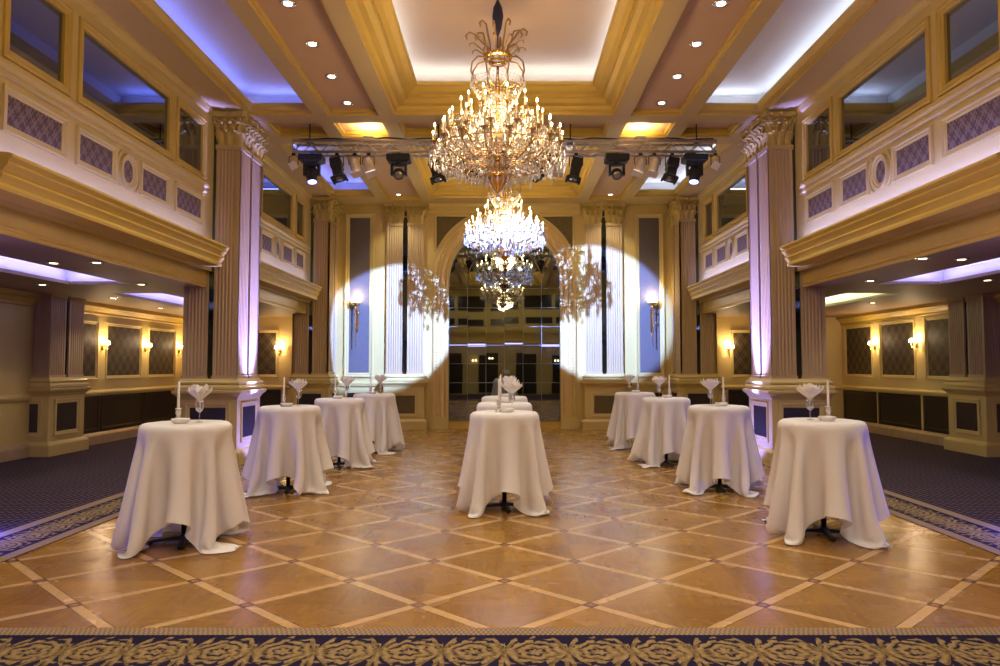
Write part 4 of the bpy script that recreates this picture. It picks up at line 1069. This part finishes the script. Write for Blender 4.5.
def profile_spot(x, label, tilt, roll):
    root = empty('profile_spotlight', (x, TY-.13, 5.45), 0, label, 'stage light', 'stage lights on the truss')
    q = MB(); clamp(q); q.build('hanging_clamp', BLACKP, root)
    m = MB(); m.tube([(-.12, 0, -.22), (-.12, 0, -.06), (0, 0, -.02), (.12, 0, -.06), (.12, 0, -.22)], .010, 5); m.build('yoke', BLACKP, root)
    h = MB(); h.loft([rring(-a, a, -b, b, z) for a, b, z in ((.06, .06, .15), (.095, .095, .13), (.10, .10, .0), (.10, .10, -.06), (.085, .085, -.08), (.085, .085, -.24), (.115, .115, -.26), (.115, .115, -.275))], True, True, True); ho = h.build('lamp_housing', BLACKP, root)
    ho.location = (0, 0, -.22); ho.rotation_euler = (tilt, roll, 0)
    l = MB(); l.lathe([(.075, -.277), (.01, -.279)], n=14); l.build('lens', LENSO, ho, True)
    for e in (-1, 1):
        q = MB(); q.box(e*.10, e*.135, -.11, .11, -.30, -.272); q.build('barn_door', BLACKP, ho)
    return root
moving_head(-3.47, 'moving head lamp glowing blue at the left end of the truss', (.15, -.25, -.95), LENSB)
moving_head(3.42, 'moving head lamp glowing blue at the right end of the truss', (-.15, -.25, -.95), LENSB)
B1, B2 = Vector((-.62, TY-.13, 5.05)), Vector((.62, TY-.13, 5.05)); G1, G2 = Vector((2.26, 18.1, 3.15)), Vector((-2.85, 18.1, 2.72))
moving_head(-1.90, 'black moving head spot beside the left silver cans', Vector((.1, -.9, -.35)), LENSO)
moving_head(2.02, 'black moving head spot beside the right silver cans', Vector((-.1, -.9, -.35)), LENSO)
for s, side in ((-1, 'left'), (1, 'right')):
    profile_spot(s*3.02, 'black profile spotlight next to the %s blue moving head' % side, -.3, s*.26)
    profile_spot(s*1.27 + .02, 'black profile spotlight flanking the chandelier on the %s' % side, -.2, s*.22)
    par_can(s*2.70, 'silver can lamp tilted inward, outer of the pair on the %s' % side, -.25, s*.30, SILVER)
    par_can(s*2.45, 'silver can lamp tilted inward, inner of the pair on the %s' % side, -.25, s*.36, SILVER)
    par_can(s*.98, 'silver can lamp half hidden behind the chandelier on the %s' % side, -.2, s*.15, SILVER)
    aim = (G2-B2) if s > 0 else (G1-B1)
    moving_head(s*.62, 'black moving head spot behind the chandelier drops on the %s' % side, aim, LENSW)
    par_can(s*3.80, 'small silver lamp hooked on the very %s end of truss' % side, -1.1, s*.5, SILVER, 'pinspot_light', .16, .06)
    # work lamp on top of the truss throwing light at the coffer above
    root = empty('flood_lamp', (s*2.47, TY-.02, 5.72), 0, 'small flood lamp on the truss lighting the %s ceiling coffer' % side, 'stage light', 'flood lamps on top of the truss')
    m = MB(); m.loft([rring(-.08, .08, -.05, .05, 0), rring(-.10, .10, -.07, .07, .07)], True, True, False); m.build('reflector_box', STEEL, root)
    m = MB(); m.box(-.085, .085, -.055, .055, .055, .06); m.build('lamp_glass', emis('flood_glow', (1, .78, .42), 20), root)
    light('flood_beam', 'SPOT', (s*2.47, TY-.02, 5.80), 26*K, (1, .74, .36), target=(s*2.52, TY+.02, 8), spot_size=math.radians(165), spot_blend=.5, shadow_soft_size=.06)

# the two crossing white spots that throw the far chandelier's shadow on the back wall
for P_, G_, an in ((B2, G2, 27.5), (B1, G1, 31)):
    light('white_spot_beam', 'SPOT', tuple(P_+(G_-P_).normalized()*.32), 12500, (.20, .34, 1.0), target=tuple(G_), spot_size=math.radians(an), spot_blend=.2, shadow_soft_size=.02)
# violet floor uplights washing the piers
for s in (-1, 1):
    light('pier_uplight', 'SPOT', (s*3.62, 11.9, .12), 7500, (.175, .185, 1.0), target=(s*4.45, 11.9, 2.45), spot_size=math.radians(29), spot_blend=.6, shadow_soft_size=.06)
    light('pier_floor_glow', 'SPOT', (s*3.62, 11.9, .10), 150, (.14, .14, 1.0), target=(s*4.4, 11.9, .62), spot_size=math.radians(82), spot_blend=.4, shadow_soft_size=.06)
    light('near_pier_uplight', 'SPOT', (s*3.9, 5.6, .12), 110, VIO, target=(s*4.5, 5.6, 2.2), spot_size=math.radians(70), spot_blend=.5, shadow_soft_size=.06)
    light('near_pier_glow', 'POINT', (s*5.1, 6.55, .15), 55, (.10, .10, 1.0), shadow_soft_size=.06)
    light('moving_head_wash', 'SPOT', (s*3.43, TY-.15, 4.9), 45, (.4, .45, 1.0), target=(s*2.6, 9.5, 0), spot_size=math.radians(40), spot_blend=.6, shadow_soft_size=.06)

# ------------------------------------------------------------------ world, camera, view
wd = bpy.data.worlds.new('World'); sc.world = wd; wd.use_nodes = True
bg = wd.node_tree.nodes['Background']; bg.inputs[0].default_value = (.5, .4, .3, 1); bg.inputs[1].default_value = .02
cam = bpy.data.cameras.new('camera'); cam.sensor_fit = 'HORIZONTAL'; cam.sensor_width = 36; cam.lens = 690/1000*36
cam.shift_x = -.0045; cam.clip_start = .05
co_ = bpy.data.objects.new('camera', cam); COL.objects.link(co_); co_.location = (0, 0, 1.63)
co_.rotation_euler = (PI/2+math.atan(33/690), 0, 0); sc.camera = co_
sc.view_settings.view_transform = 'Standard'; sc.view_settings.look = 'None'; sc.view_settings.gamma = 1; sc.view_settings.use_curve_mapping = False
sc.view_settings.exposure = .22
try:
    sc.cycles.use_denoising = True; sc.cycles.sample_clamp_indirect = 6; sc.cycles.max_bounces = 8; sc.cycles.transparent_max_bounces = 24
    sc.cycles.diffuse_bounces = 4; sc.cycles.glossy_bounces = 4; sc.cycles.caustics_reflective = False; sc.cycles.caustics_refractive = False
except Exception: pass
